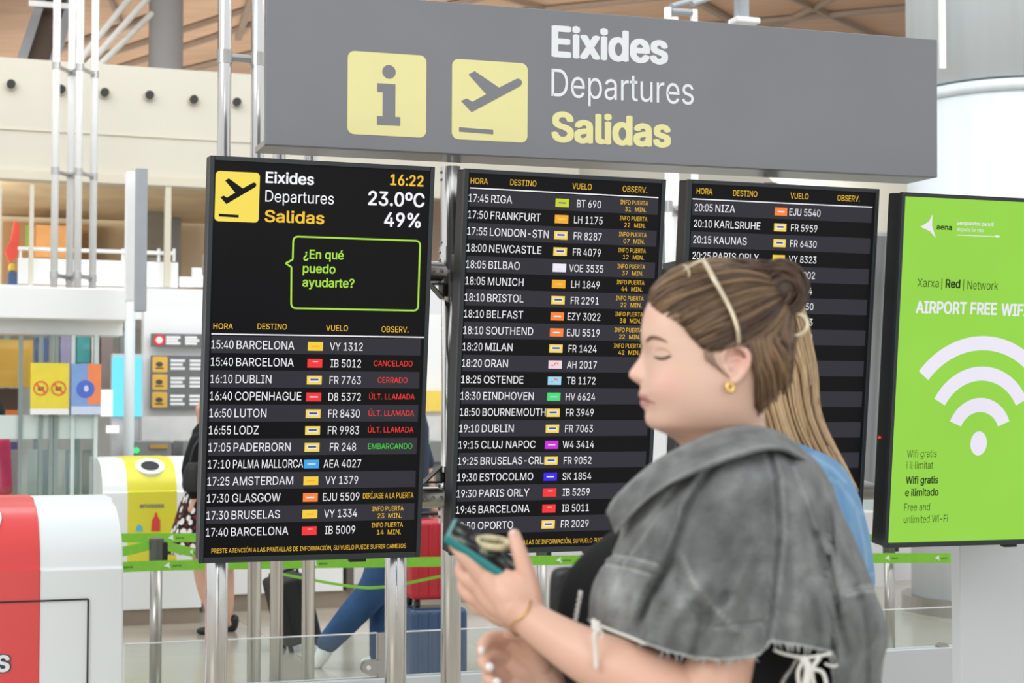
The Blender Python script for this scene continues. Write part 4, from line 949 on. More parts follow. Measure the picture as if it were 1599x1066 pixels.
for y, xf, xb, hw_d in cspline(HT, 5):
    xc = lerp(xf, xb, .58); ring = []; n = 120
    for k in range(n):
        a = 2 * PI * k / n; ca, sa = math.cos(a), math.sin(a)         # ca = -1 front
        pf = interp(y, [480, 560, 620, 655, 680], [2.5, 2.5, 2.25, 2.0, 2.0]) if ca < 0 else 2.1
        q = (abs(ca) ** pf + abs(sa) ** pf) ** (-1 / pf)
        x = xc + (xc - xf if ca < 0 else xb - xc) * ca * q; d = hw_d * sa * q
        if ca < 0:
            x -= interp(y, NOSE[0], NOSE[1]) * math.exp(-(d / interp(y, NOSE[0], NOSE[2])) ** 2)
            x -= interp(y, LIP[0], LIP[1]) * math.exp(-(d / 24) ** 2) * (1 if 597 < y < 645 else 0)
            ad = abs(d)
            e = 0
            e -= 7.5 * g3(x, y, ad, (1014, 549, 36), 17)                 # eye socket
            e += 5.0 * g3(x, y, ad, (1024, 553, 42), 11)                 # closed lid over the eye
            e += 3.0 * g3(x, y, ad, (1006, 529, 32), 16)                 # brow
            e += 5.0 * g3(x, y, ad, (1004, 591, 15), 7)                  # nostril wing
            e -= 4.5 * g3(x, y, ad, (998, 598, 8), 4.5)                  # nostril
            e += 6.0 * g3(x, y, ad, (1034, 604, 58), 32)                 # cheek
            e -= 2.5 * g3(x, y, ad, (1017, 628, 30), 7)                  # mouth corner
            e += 3.0 * g3(x, y, ad, (1012, 655, 0), 18)                  # chin
            e += 6.0 * g3(x, y, ad, (1045, 672, 44), 26)                 # soft under the jaw
            x -= e * .8; d += math.copysign(e * .6, d) * smooth(4, 30, ad)
        if ca >= 0 or True:
            d -= math.copysign(5.0 * g3(x, y, abs(d), (1072, 505, 82), 26), d)
        ring.append(W(x, y, d))
    HR.append(ring)
hb.rings(HR, 0, True, True)
# ear (near one and far one)
for sg in (1, -1):
    E_ = lambda x, y, d: W(x, y, sg * d)
    class We:
        Y0 = W.Y0; s = W.s
        def __call__(s, x, y, d=0): return W(x, y, sg * d)
        def r(s, px, d=0): return W.r(px, d)
    we = We()
    chain(hb, we, [(1129, 566, 86, 3.2), (1131, 551, 91, 3.8), (1142, 541.5, 95, 4.4), (1157, 542, 97, 4.8), (1168, 553, 97, 5.0), (1168, 569, 96, 4.8), (1161, 583, 94, 4.6), (1151, 594, 92, 4.8), (1143, 598, 90, 5.2)], 5, 10)
    chain(hb, we, [(1146, 560, 90, 3.0), (1156, 558, 91, 3.2), (1160, 569, 91, 3.2), (1154, 580, 91, 3.2), (1144, 585, 91, 3.0)], 5, 8)
    chain(hb, we, [(1133, 572, 87, 3.6), (1138, 580, 90, 4.2), (1142, 590, 90, 4.4)], 4, 8)
    hb.ball(W(1149, 570, sg * 80), Vector((W.r(19), 0, 0)), Vector((0, W.r(9), 0)), Vector((0, 0, W.r(28))), 0, 16, 10)
# neck, torso, both arms
chain(hb, W, [(1135, 640, 0, 52), (1140, 690, 0, 58), (1150, 740, 0, 66)], 5, 28)
loft_px(hb, W, [(705, 1085, 1215, 70, 70), (730, 1060, 1240, 110, 110), (770, 1030, 1255, 125, 125), (850, 1010, 1270, 125, 125), (950, 1010, 1270, 120, 120), (1060, 1010, 1270, 120, 120)], 40)
chain(hb, W, [(1165, 800, 140, 52), (1160, 870, 160, 50), (1140, 960, 178, 50), (1118, 1060, 196, 53), (1098, 1104, 196, 54), (1060, 1091, 190, 57), (1000, 1060, 174, 53), (930, 1030, 150, 45), (870, 996, 124, 35.5), (822, 963, 104, 28.5), (802, 947, 98, 29)], 6, 28)
# left hand holding the phone
hand = [
    [(815, 958, 100, 27), (800, 935, 92, 33), (790, 918, 86, 30)],
    [(800, 950, 96, 24), (778, 925, 92, 22), (760, 905, 90, 17)],
    [(805, 955, 90, 24), (775, 940, 84, 22), (752, 920, 80, 16)],
    [(800, 962, 84, 20), (775, 952, 74, 19), (752, 938, 66, 14)],
    [(800, 966, 78, 17), (780, 962, 64, 16), (761, 953, 54, 12.5)],
    [(825, 945, 98, 19), (815, 922, 96, 24), (800, 912, 94, 22)],
    [(757, 905, 90, 14), (740, 886, 92, 12), (724, 868, 92, 11), (714, 857, 88, 9.6), (708, 850, 82, 8.4)],                 # index
    [(752, 920, 80, 14), (735, 908, 80, 12.5), (725, 899, 74, 11.5), (720, 889, 60, 10.5), (722, 880, 46, 9)],           # middle
    [(750, 938, 66, 13.2), (735, 930, 66, 12.2), (727, 922, 58, 11.2), (724, 911, 44, 10), (728, 902, 32, 8.6)],          # ring
    [(760, 953, 54, 11.5), (747, 949, 50, 10.6), (740, 941, 42, 9.8), (738, 931, 32, 8.8), (742, 923, 24, 7.6)],          # little
    [(832, 948, 98, 17), (828, 920, 100, 17), (821, 893, 101, 14.5), (812, 865, 96, 12.6), (806, 847, 88, 11.6), (803, 836, 82, 10.6)],   # thumb
]
for c_ in hand: chain(hb, W, c_, 5, 16)
# right hand, lower and behind
hand2 = [
    [(905, 1120, -60, 34), (872, 1082, -55, 31), (845, 1052, -50, 33), (826, 1030, -48, 32)],
    [(850, 1040, -46, 24), (822, 1014, -38, 24), (805, 1004, -32, 20)], [(850, 1060, -46, 24), (815, 1045, -36, 24), (800, 1036, -30, 20)], [(860, 1080, -50, 22), (822, 1076, -40, 22), (802, 1066, -32, 18)],
    [(806, 1005, -34, 14), (786, 996, -20, 12.4), (768, 996, -8, 11.6), (757, 1004, 4, 11), (753, 1016, 10, 9.4)],
    [(800, 1032, -32, 14), (780, 1024, -14, 12.6), (763, 1024, 2, 12), (756, 1033, 12, 11), (763, 1043, 20, 9.6)],
    [(800, 1060, -32, 13.4), (782, 1051, -14, 12.4), (767, 1050, 0, 11.6), (763, 1058, 10, 10.8), (772, 1066, 18, 9.4)],
    [(804, 1084, -36, 12), (786, 1078, -20, 11), (774, 1079, -8, 10), (771, 1087, 2, 9), (778, 1094, 8, 8)],
    [(846, 1040, -30, 17), (832, 1012, -16, 15), (822, 996, -6, 13), (808, 990, 0, 11.5), (796, 990, 2, 10)],
]
for c_ in hand2: chain(hb, W, c_, 5, 14)
body = remeshed(hb, 0.0021, 3)
bvh = BVHTree.FromPolygons(body.v, body.f)
tint = []
lips = srgb(212, 156, 150); base = srgb(228, 191, 170); pink = srgb(230, 168, 156); warm = srgb(214, 166, 138)
for v in body.v:
    px, py = project(v); d = (W.Y0 - v.y) / W.s; c = np.array(base)
    if py < 720:
        k = max(g3(px, py, 0, (1040, 598, 0), 26) * .45, g3(px, py, 0, (986, 584, 0), 15) * .4, g3(px, py, 0, (1160, 560, 0), 24) * .6, g3(px, py, 0, (1016, 492, 0), 16) * .25)
        c = c * (1 - k) + np.array(pink) * k
        if px > 1030 and py > 640: k = smooth(640, 690, py) * .7; c = c * (1 - k) + np.array(warm) * k
        if 611 < py < 637 and px < 1026 and abs(d) < 34:
            up = interp(px, [996, 1010, 1024], [612.5, 617, 627]); lo = interp(px, [996, 1010, 1024], [637, 635, 629.5])
            k = smooth(up - 2, up + 1.5, py) * (1 - smooth(lo - 2, lo + 1.5, py)); c = c * (1 - k) + np.array(lips) * k
    else:
        k = .55 + .2 * mnoise.noise(v * 9); c = c * (1 - k) + np.array(pink) * k * .2 + np.array(warm) * k * .8
    tint.append(c)
woman = thing('person', 'woman with half-up brown hair and washed grey denim jacket holding a phone', 'person', Vector((W(1120, 649).x, W.Y0, 0)))
bo = body.build('body', skin('warm_pale_skin'), woman, sm=True, attr=tint)
def on_body(px, py, lift=0.0006):
    h = bvh.ray_cast(CAM, ray(px, py).normalized())
    return (h[0] + h[1] * lift) if h[0] is not None else W(px, py, 60)
def skin_line(pts, rads, n=5, k=6):
    S = cspline(pts, n); b = MB(); Rr = [interp(i / (len(S) - 1) * (len(rads) - 1), list(range(len(rads))), rads) for i in range(len(S))]
    b.tube([on_body(p[0], p[1]) for p in S], [W.r(r) for r in Rr], k); return b
skin_line([(1010, 533), (1014, 528.5), (1020, 526.5), (1030, 528.5), (1042, 534)], [1.2, 2.8, 2.9, 2.3, .8]).build('eyebrow', mat('brown_brow', srgb(116, 84, 68), .8), woman, sm=True)
b = skin_line([(1022, 556.5), (1028, 559), (1036, 559.5), (1044, 557), (1048, 554.5)], [.8, 2.0, 2.4, 2.0, .8]); b.build('eyelashes', mat('dark_lashes', srgb(70, 52, 46), .8), woman, sm=True)
b = skin_line([(1024, 545), (1032, 544), (1040, 546), (1047, 551)], [.3, .6, .6, .3]); b.build('eyelid_crease', mat('eyelid_crease_skin', srgb(186, 140, 122), .6), woman, sm=True)
b = skin_line([(999.5, 621.5), (1006, 622.5), (1014, 626), (1024, 629)], [1.0, 1.4, 1.1, .5]); b.build('mouth_line', mat('lip_line', srgb(150, 88, 86), .6), woman, sm=True)
# fingernails of the lower hand and the thumb
for (x, y, d, rx, ry) in ((752, 1015, 17, 5.5, 6.5), (765, 1041, 27, 7, 6.5), (776, 1064, 24, 7, 6), (801, 834, 90, 6, 8)):
    b = MB(); p = W(x, y, d); b.ball(p, Vector((W.r(rx), 0, 0)), Vector((0, W.r(4), 0)), Vector((0, 0, W.r(ry))), 0, 12, 8); b.build('fingernail', M['nail'] if y > 900 else mat('bare_nail', srgb(236, 200, 190), .3), woman, sm=True)

# --- black top, trousers and shoes
b = MB(); loft_px(b, W, [(790, 1000, 1290, 160, 160), (820, 966, 1296, 176, 176), (850, 926, 1300, 182, 182), (872, 903, 1304, 184, 184), (895, 885, 1306, 184, 184), (930, 873, 1308, 184, 184), (975, 869, 1310, 182, 182), (1020, 873, 1310, 180, 180), (1066, 882, 1308, 180, 180), (1160, 915, 1312, 186, 186), (1290, 925, 1330, 200, 200), (1420, 925, 1340, 205, 205), (1500, 940, 1330, 200, 200)], 56, disp=lambda x, y, d: (0, -d * (.55 * (1 - smooth(870, 1060, x)) + .12)))
top = b.build('black_top', M['black_cloth'], woman, sm=True); tb = BVHTree.FromPolygons(b.v, b.f)
zx = lambda x: W(x, 649).x
for sg in (-1, 1):
    b = MB(); x0 = zx(1130); yy = W.Y0 + sg * .095
    b.tube([(x0, yy, .90), (x0 - .01, yy, .5), (x0 - .0 + sg * .05, yy, .09)], [.105, .075, .06], 24); b.build('trouser_leg', M['black_cloth'], woman, sm=True)
    b = MB(); b.ball((x0 + sg * .05 - .06, yy, .045), (.14, 0, 0), (0, .048, 0), (0, 0, .045), 0, 20, 10); b.build('shoe', M['white'], woman, sm=True)

# --- washed grey denim jacket
ARM = [(1197, 698), (1212, 745), (1217, 832), (1207, 939), (1197, 1008)]
PLK = [(1112, 726), (1075, 790), (1056, 850), (1030, 905), (1004, 960)]
CRE = [(ARM, -7, 5), ([(x + 10, y) for x, y in ARM], 5, 6), (PLK, -12, 8), ([(x - 14, y) for x, y in PLK], 7, 9),
       ([(1085, 728), (1040, 785), (1000, 840), (968, 885)], -8, 6), ([(1066, 868), (1080, 905), (1112, 945), (1150, 985)], 10, 8), ([(1054, 878), (1066, 915), (1098, 960)], -12, 10),
       ([(1040, 890), (1012, 930), (998, 985)], -16, 11), ([(1100, 915), (1060, 950), (1040, 1000)], 12, 12), ([(1030, 935), (1015, 965), (1012, 1000)], 9, 9),
       ([(1135, 930), (1100, 975), (1085, 1020)], -11, 9), ([(1160, 900), (1130, 960), (1115, 1020)], 10, 12), ([(1180, 880), (1160, 940), (1150, 1020)], -6, 10),
       ([(942, 864), (985, 870), (1030, 882)], -6, 3.5), ([(942, 872), (985, 879), (1030, 892)], 5, 4), ([(940, 880), (985, 888), (1030, 902)], -5, 3.5), ([(948, 895), (950, 930), (948, 970)], 7, 8), ([(972, 895), (980, 935), (980, 985)], -8, 9), ([(960, 900), (964, 940), (966, 975)], -5, 6),
       ([(1226, 700), (1250, 770), (1276, 850), (1300, 930), (1322, 1020)], -16, 8), ([(1240, 730), (1262, 790), (1274, 826)], 11, 8), ([(1226, 720), (1244, 790), (1262, 860), (1286, 950), (1300, 1015)], 9, 12),
       ([(1262, 722), (1298, 790), (1330, 870), (1350, 940)], 12, 11), ([(1280, 735), (1314, 800), (1344, 880)], -10, 8), ([(1282, 850), (1300, 880), (1322, 950)], 9, 10), ([(1300, 845), (1325, 890), (1340, 930)], -8, 8),
       ([(1322, 921), (1345, 915), (1364, 914)], -8, 4), ([(1322, 930), (1345, 924), (1366, 922)], 6, 5), ([(1345, 935), (1352, 1000), (1350, 1066)], -16, 8), ([(1368, 930), (1376, 1000), (1366, 1066)], 9, 9), ([(1318, 960), (1322, 1010), (1320, 1066)], 9, 12),
       ([(1119, 981), (1155, 976), (1194, 972)], -6, 3.5), ([(1150, 760), (1130, 820), (1125, 880)], 7, 22), ([(1240, 800), (1248, 870), (1250, 950)], 7, 13), ([(1228, 830), (1230, 920), (1228, 1000)], -5, 9), ([(1268, 900), (1272, 960), (1276, 1010)], -6, 9)]
SEAM = [([(x + 9, y) for x, y in ARM], .35), ([(x - 7, y) for x, y in ARM], .25), ([(x - 10, y) for x, y in PLK], .45), (CRE[13][0], .8), (CRE[15][0], .7), (CRE[5][0], .5), (CRE[27][0], .7), (CRE[26][0], .7), (CRE[31][0], .7), (CRE[20][0], .45), ([(1090, 726), (1045, 782), (1006, 836), (974, 880)], .4), ([(1160, 693), (1190, 697), (1111, 722)], .3)]
WEAR = [(1030, 778, 16, .5), (1012, 800, 14, .45), (962, 925, 24, .55), (985, 940, 16, .4), (1076, 935, 22, .45), (1296, 880, 22, .45), (1250, 770, 14, .35), (1150, 720, 30, .2), (1320, 905, 14, .4), (1160, 1005, 24, .4), (1255, 900, 26, .25), (1240, 965, 20, .3)]
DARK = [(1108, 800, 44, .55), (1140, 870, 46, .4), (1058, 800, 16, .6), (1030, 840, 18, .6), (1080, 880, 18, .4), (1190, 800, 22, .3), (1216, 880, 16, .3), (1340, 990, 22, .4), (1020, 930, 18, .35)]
def hem(x):
    return interp(x, [905, 915, 940, 975, 1010, 1050, 1085, 1120, 1160, 1190, 1197, 1205, 1230, 1265, 1300, 1306, 1330], [955, 968, 981, 995, 1007, 1020, 1028, 1031, 1029, 1022, 1006, 1001, 1006, 1012, 1020, 1110, 1120])
JR = [(690, 1072, 1232, 92, 92), (700, 1056, 1252, 122, 118), (720, 1030, 1276, 166, 160), (745, 1005, 1293, 202, 190), (775, 985, 1305, 224, 208), (810, 970, 1320, 238, 218), (832, 964, 1331, 245, 222), (850, 955, 1339, 248, 223), (870, 944, 1347, 252, 225), (890, 930, 1355, 254, 226), (910, 920, 1362, 256, 227), (935, 915, 1371, 258, 228), (965, 913, 1383, 259, 230), (1000, 914, 1387, 260, 230), (1030, 918, 1380, 260, 230), (1066, 925, 1376, 260, 230), (1130, 935, 1370, 258, 228)]
S = cspline(JR, 10); SY = [s_[0] for s_ in S]; n = 240; R = []; tj = []
gw = np.array(srgb(124, 127, 126)); gl = np.array(srgb(172, 176, 174)); gd = np.array(srgb(82, 85, 85))
def row_at(y):
    k = min(max(int(np.searchsorted(SY, y)) - 1, 0), len(S) - 2); t = min(1, max(0, (y - SY[k]) / (SY[k + 1] - SY[k]))); return S[k] * (1 - t) + S[k + 1] * t
NV = 130
for j in range(NV):
    v = j / (NV - 1); ring = []
    for k in range(n):
        a = 2 * PI * k / n; ca, sa = math.cos(a), math.sin(a); q = (abs(ca) ** 2.15 + abs(sa) ** 2.15) ** (-1 / 2.15)
        yy = 690 + 440 * v; h = 1130
        for it in range(3):
            _y, xl, xr, hn, hf = row_at(yy); x = (xl + xr) / 2 + (xr - xl) / 2 * ca * q; h = hem(x) if sa > -.1 else 1130; yy = 690 + (h - 690) * v
        d = (hn if sa > 0 else hf) * sa * q
        d *= 1 - .22 * smooth(1010, 900, x)
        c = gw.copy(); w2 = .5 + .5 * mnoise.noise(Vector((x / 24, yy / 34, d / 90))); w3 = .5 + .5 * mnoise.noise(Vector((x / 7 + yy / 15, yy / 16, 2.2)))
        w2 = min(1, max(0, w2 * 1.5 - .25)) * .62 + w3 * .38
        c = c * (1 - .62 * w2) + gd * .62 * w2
        if d > -40:
            e = 0; near = smooth(-40, 40, d)
            for L_, am, wd2 in CRE:
                s_ = seg_dist(x, yy, L_)
                if s_ < wd2 * 2.5: e += 1.35 * am * math.exp(-(s_ / wd2) ** 2)
            e += 3.5 * mnoise.noise(Vector((x / 38, yy / 60, 3.1))) + 1.8 * mnoise.noise(Vector((x / 14, yy / 22, 7.7)))
            d += e * near
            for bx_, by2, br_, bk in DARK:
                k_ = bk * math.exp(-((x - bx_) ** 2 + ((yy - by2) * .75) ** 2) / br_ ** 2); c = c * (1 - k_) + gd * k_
            for bx_, by2, br_, bk in WEAR:
                k_ = bk * (.5 + w3) * math.exp(-((x - bx_) ** 2 + ((yy - by2) * .6) ** 2) / br_ ** 2); c = c * (1 - min(k_, 1)) + gl * min(k_, 1)
            k_ = 0
            for L_, am in SEAM: k_ = max(k_, am * math.exp(-(seg_dist(x, yy, L_) / 2.4) ** 2))
            c = c * (1 - k_) + gl * k_
            if h < 1105 and h - yy < 4: c = gl
        else: d += 3 * mnoise.noise(Vector((x / 38, yy / 60, 9.1)))
        ring.append(W(x, yy, d)); tj.append(c)
    R.append(ring)
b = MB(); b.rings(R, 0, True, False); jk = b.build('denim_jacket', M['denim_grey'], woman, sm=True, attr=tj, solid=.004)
# collar turned over the shoulders
UC = [(947, 797, 84), (958, 778, 104), (985, 750, 120), (1020, 721, 126), (1063, 696, 112), (1110, 675, 92), (1160, 663.5, 76), (1205, 669, 62), (1240, 688, 36), (1262, 708, -20), (1262, 716, -80)]
LC = [(961, 835, 98), (985, 806, 150), (1012, 780, 186), (1050, 753, 208), (1096, 731, 212), (1150, 711, 196), (1190, 700, 176), (1222, 700, 150), (1256, 716, 104), (1282, 738, 20), (1284, 745, -80)]
US, LS = cspline(UC, 8), cspline(LC, 8); R = []; tc_ = []
for i, (u, l) in enumerate(zip(US, LS)):
    row = []
    for k in range(-3, 13):
        t = k / 12
        p = u + (l - u) * max(t, 0)
        dd = 13 * math.sin(PI * min(max(t, 0), 1) ** .7) + 3.5 * mnoise.noise(Vector((p[0] / 22, p[1] / 22, 2.2))) + 4 * math.exp(-((t - .92) / .08) ** 2)
        if t < 0: row.append(W(u[0] + 4 * t, u[1] - 26 * t, u[2] + 60 * t))
        else: row.append(W(p[0], p[1], p[2] + dd))
        e_ = math.exp(-((t - .93) / .06) ** 2) + math.exp(-((t - .05) / .06) ** 2); w2 = .5 + .5 * mnoise.noise(Vector((p[0] / 20, p[1] / 20, 5)))
        w2 = min(1, max(0, w2 * 1.5 - .2)); tc_.append((gw * (1 - .6 * w2) + gd * .6 * w2) * (1 - .35 * min(e_, 1)) + gl * .35 * min(e_, 1))
    R.append(row)
b = MB(); b.rings(R, 0, False, False); b.build('collar', M['denim_grey'], jk, sm=True, attr=tc_, solid=.005)
# frayed hem: ragged edge threads
jb = BVHTree.FromPolygons([Vector(p) for p in (jk.matrix_world @ v.co + wloc(jk) - jk.matrix_world.translation for v in jk.data.vertices)], [tuple(p.vertices) for p in jk.data.polygons])
def on_jacket(px, py, lift=.002):
    h = jb.ray_cast(CAM, ray(px, py).normalized()); return (h[0] - ray(px, py).normalized() * lift) if h[0] is not None else None
b = MB(); rnd = random.Random(5)
for seg_ in ([(914, 966), (940, 980), (975, 994), (1010, 1006), (1050, 1019), (1085, 1027)], [(1090, 1027), (1120, 1030), (1160, 1028), (1188, 1022)], [(1197, 1004), (1215, 1003), (1240, 1007), (1265, 1011), (1299, 1019)]):
    Q = [on_jacket(p[0], p[1] - 1.5) for p in cspline(seg_, 6)]; Q = [q for q in Q if q is not None]
    if len(Q) > 2: b.tube(Q, .0010, 6)
for k in range(46):
    x = rnd.uniform(1000, 1190) if k < 20 else rnd.uniform(1198, 1298); y = hem(x) - 2; p = on_jacket(x, y)
    if p is None: continue
    L_ = rnd.uniform(3, 13) * W.s; e = Vector((rnd.uniform(-.6, .6), -.1, -1)) * L_
    b.tube([p, p + e * .5 + Vector((rnd.uniform(-.3, .3) * L_, 0, 0)), p + e], [.0009, .0008, .0004], 5)
b.build('frayed_edge', mat('grey_frayed_thread', srgb(180, 184, 181), .8), jk, sm=True)
b = MB(); p = lambda x, y, d=200: W(x, y, d)
for L_, r in (([(926, 968, 196), (933, 978, 206), (928, 992, 208), (930, 1015, 206), (931, 1044, 206)], 3.6), ([(936, 972, 205), (926, 978, 208), (936, 985, 208), (925, 970, 206)], 3.8), ([(934, 978, 206), (941, 988, 206), (938, 998, 206)], 1.8), ([(936, 976, 205), (958, 985, 206), (985, 995, 212), (1010, 1006, 222)], 2.2)):
    b.tube([W(q[0], q[1], q[2]) for q in cspline(L_, 5)], W.r(r, 200), 8)
b.build('loose_thread', M['thread'], jk, sm=True)
b = MB()
for L_, r in (([(1208, 1014, 235), (1230, 1022, 236), (1262, 1026, 236), (1298, 1020, 236)], 2.4), ([(1252, 1026, 236), (1262, 1042, 236), (1258, 1070, 236)], 6.5), ([(1280, 1026, 236), (1268, 1046, 236), (1272, 1075, 234)], 3.4), ([(1288, 1036, 236), (1300, 1040, 236), (1308, 1038, 236)], 1.8), ([(1268, 1044, 236), (1285, 1050, 236), (1292, 1075, 236)], 3), ([(1255, 1030, 236), (1246, 1050, 236), (1250, 1080, 236)], 3)):
    b.tube([W(q[0], q[1], q[2]) for q in cspline(L_, 5)], W.r(r, 200), 8)
b.build('frayed_strands', M['thread'], jk, sm=True)
# --- brown hair, half up
HC = np.array((1124., 520., 0.))
def on_shell(u, off=0.0):
    """point of the hair shell in direction u (x back, y up, z near), body pixels"""
    rx = 116 if u[0] < 0 else 118; ry = 113 if u[1] > 0 else 120; rz = 93
    q = HC + np.array((u[0] * (rx + off), -u[1] * (ry + off), u[2] * (rz + off)))
    o_ = W(*HC); e = W(*q) - o_; L_ = e.length; e.normalize()       # never inside the head
    h = bvh.ray_cast(o_ + e * .30, -e)
    if h[0] is not None:
        r_ = (h[0] - o_).length + (4.0 + off) * W.s
        if r_ > L_: q = HC + (q - HC) * (r_ / L_)
    return q
def dir_of(x, y, d):
    v = np.array((x - HC[0], -(y - HC[1]), d)); rx = 116 if v[0] < 0 else 118; ry = 113 if v[1] > 0 else 120
    u = v / np.array((rx, ry, 93.)); return u / np.linalg.norm(u)
def slerp(a, b_, t):
    o = math.acos(max(-1, min(1, float(a @ b_)))); 
    return a if o < 1e-4 else (math.sin((1 - t) * o) * a + math.sin(t * o) * b_) / math.sin(o)
HL = [(1214, 650, 42), (1200, 625, 64), (1188, 595, 80), (1180, 566, 88), (1160, 541, 92), (1135, 541, 92), (1112, 549, 91), (1092, 545, 90), (1074, 528, 88), (1062, 512, 82), (1048, 499, 70), (1030, 487, 48), (1016, 474, 24), (1010, 468, 0)]
HLS = cspline(HL, 6)
HLn = [dir_of(*p) for p in HLS]; HLn = HLn + [np.array((q[0], q[1], -q[2])) for q in HLn[-2::-1]]
NH = len(HLn)
BUN = dir_of(1218, 462, 18)
def strand(t, s, off):
    i = t * (NH - 1); k = min(int(i), NH - 2); a = HLn[k] * (1 - (i - k)) + HLn[k + 1] * (i - k); a = a / np.linalg.norm(a)
    u = slerp(a, BUN, s); low = 1.0 if a[1] < -.05 else .5
    u = u + np.array((0.03, -.10 * low * math.sin(PI * s) * (1 if a[0] < .3 else .3), .02 * math.sin(PI * s))); u = u / np.linalg.norm(u)
    return on_shell(u, off)
cb = np.array(srgb(72, 54, 43)); cl = np.array(srgb(154, 124, 90)); cm = np.array(srgb(104, 80, 61))
R = []; th = []
for i in range(NH * 2):
    t = i / (NH * 2 - 1); row = []
    for j in range(26):
        s_ = j / 25; p = strand(t, s_, -5 + 4 * min(1, s_ * 6) + 1.5 * mnoise.noise(Vector((t * 60, s_ * 2, 0)))); row.append(W(*p)); th.append(cb)
    R.append(row)
hm = MB(); hm.rings(R, 0, False, False)
rnd = random.Random(11)
def lock(pts, r0, col, k=5):
    """one tapering lock; pts in body pixels"""
    n0 = len(hm.v); m_ = len(pts); P_ = [W(*p) for p in pts]; Rr = [W.r(r0) * (.35 + .65 * math.sin(PI * min(1, (i + .6) / m_ * 1.0)) ** .6) for i in range(m_)]
    hm.tube(P_, Rr, k, True); th.extend([col] * (len(hm.v) - n0))
for q in range(620):
    t = rnd.random(); t = .5 + (t - .5) * (1.0 if rnd.random() < .4 else .92); s0 = rnd.random() ** 2 * .35 if rnd.random() < .6 else 0.0; s1 = rnd.uniform(.7, 1.0); ph = rnd.uniform(0, 6); am = rnd.uniform(0, .006); of = rnd.uniform(-1.5, 4.5)
    pts = []
    for j in range(13):
        s_ = lerp(s0, s1, j / 12); tt = min(1, max(0, t + am * math.sin(s_ * 5 + ph))); e = of * math.sin(PI * j / 12) ** .6 + (0 if j else -2)
        pts.append(strand(tt, s_, e))
    f = 1 - min(1, abs(t - .5) * 3.2); k = min(1, max(0, rnd.random() ** 1.6 * .85 + f * .22 - .08)); col = cb * (1 - k) + cl * k
    lock(pts, rnd.uniform(1.1, 2.6), col)
# hair left down behind the ear
for q in range(330):
    x0 = rnd.uniform(1150, 1242); d0 = rnd.uniform(20, 96) * (1 if rnd.random() < .75 else -1); f = (x0 - 1150) / 92
    y0 = rnd.uniform(478, 520); x1 = lerp(1180, 1236, f) + rnd.uniform(-8, 6); y1 = lerp(640, 585, f) + rnd.uniform(-22, 16)
    a = on_shell(dir_of(x0, y0, d0 * .9), 2); m1 = on_shell(dir_of(lerp(x0, x1, .45) + 8, lerp(y0, y1, .45), d0), 4)
    e = np.array((x1, y1, d0 * .62)); m2 = (m1 * .5 + e * .5) + np.array((4, -4, 5 * np.sign(d0)))
    k = rnd.random(); lock(cspline([a, m1, m2, e], 5), rnd.uniform(1.2, 2.8), cb * (1 - k) + cl * k)
b_ = hm
n0 = len(hm.v); hm.ball(W(1198, 545, 0), Vector((W.r(30), 0, 0)), Vector((0, W.r(66), 0)), Vector((0, 0, W.r(62))), 0, 24, 16); th.extend([cb] * (len(hm.v) - n0))
# twisted bun
bc = np.array((1216., 452., 6.))
n0 = len(hm.v); hm.ball(W(*bc), Vector((W.r(36), 0, 0)), Vector((0, W.r(40), 0)), Vector((0, 0, W.r(33))), 0, 24, 16); th.extend([cb * .8] * (len(hm.v) - n0))
for q in range(150):
    a0 = rnd.uniform(0, 2 * PI); ln = rnd.uniform(1.2, 3.0); el = rnd.uniform(-1.1, 1.1); dr = rnd.uniform(-.4, .4); of = rnd.uniform(-1, 6); pts = []
    for j in range(12):
        a = a0 + ln * j / 11; l = el + dr * j / 11
        u = np.array((math.cos(a) * math.cos(l), -math.sin(a) * math.cos(l), math.sin(l)))
        pts.append(bc + u * np.array((39 + of, 42 + of, 36 + of)) + np.array((8 * math.sin(l * 2), 0, 0)))
    k = rnd.random() * .55; lock(pts, rnd.uniform(1.6, 3.4), cb * .9 * (1 - k) + cm * k)
for q in range(26):                                           # crown hair drawn into the bun, and curls on it
    a = on_shell(dir_of(rnd.uniform(1080, 1160), rnd.uniform(400, 440), rnd.uniform(-30, 60)), 3); e = bc + np.array((rnd.uniform(-20, 25), rnd.uniform(-36, -20), rnd.uniform(-10, 26)))
    k = rnd.random() * .6; lock(cspline([a, a * .5 + e * .5 + np.array((0, -6, 8)), e, e + np.array((14, 10, 4))], 5), rnd.uniform(1.5, 3), cb * (1 - k) + cm * k)
# wisps in front of the ear
for L_ in ([(1108, 548, 90), (1112, 565, 92), (1124, 578, 92), (1140, 590, 93)], [(1104, 546, 90), (1106, 560, 91), (1114, 572, 91)], [(1100, 545, 90), (1101, 556, 90), (1105, 566, 90)], [(1112, 549, 91), (1117, 566, 92), (1130, 582, 93)]):
    lock(cspline([np.array(p, float) for p in L_], 5), 1.1, cm)
hair = hm.build('hair', M['hair_brown'], woman, sm=True, attr=th)
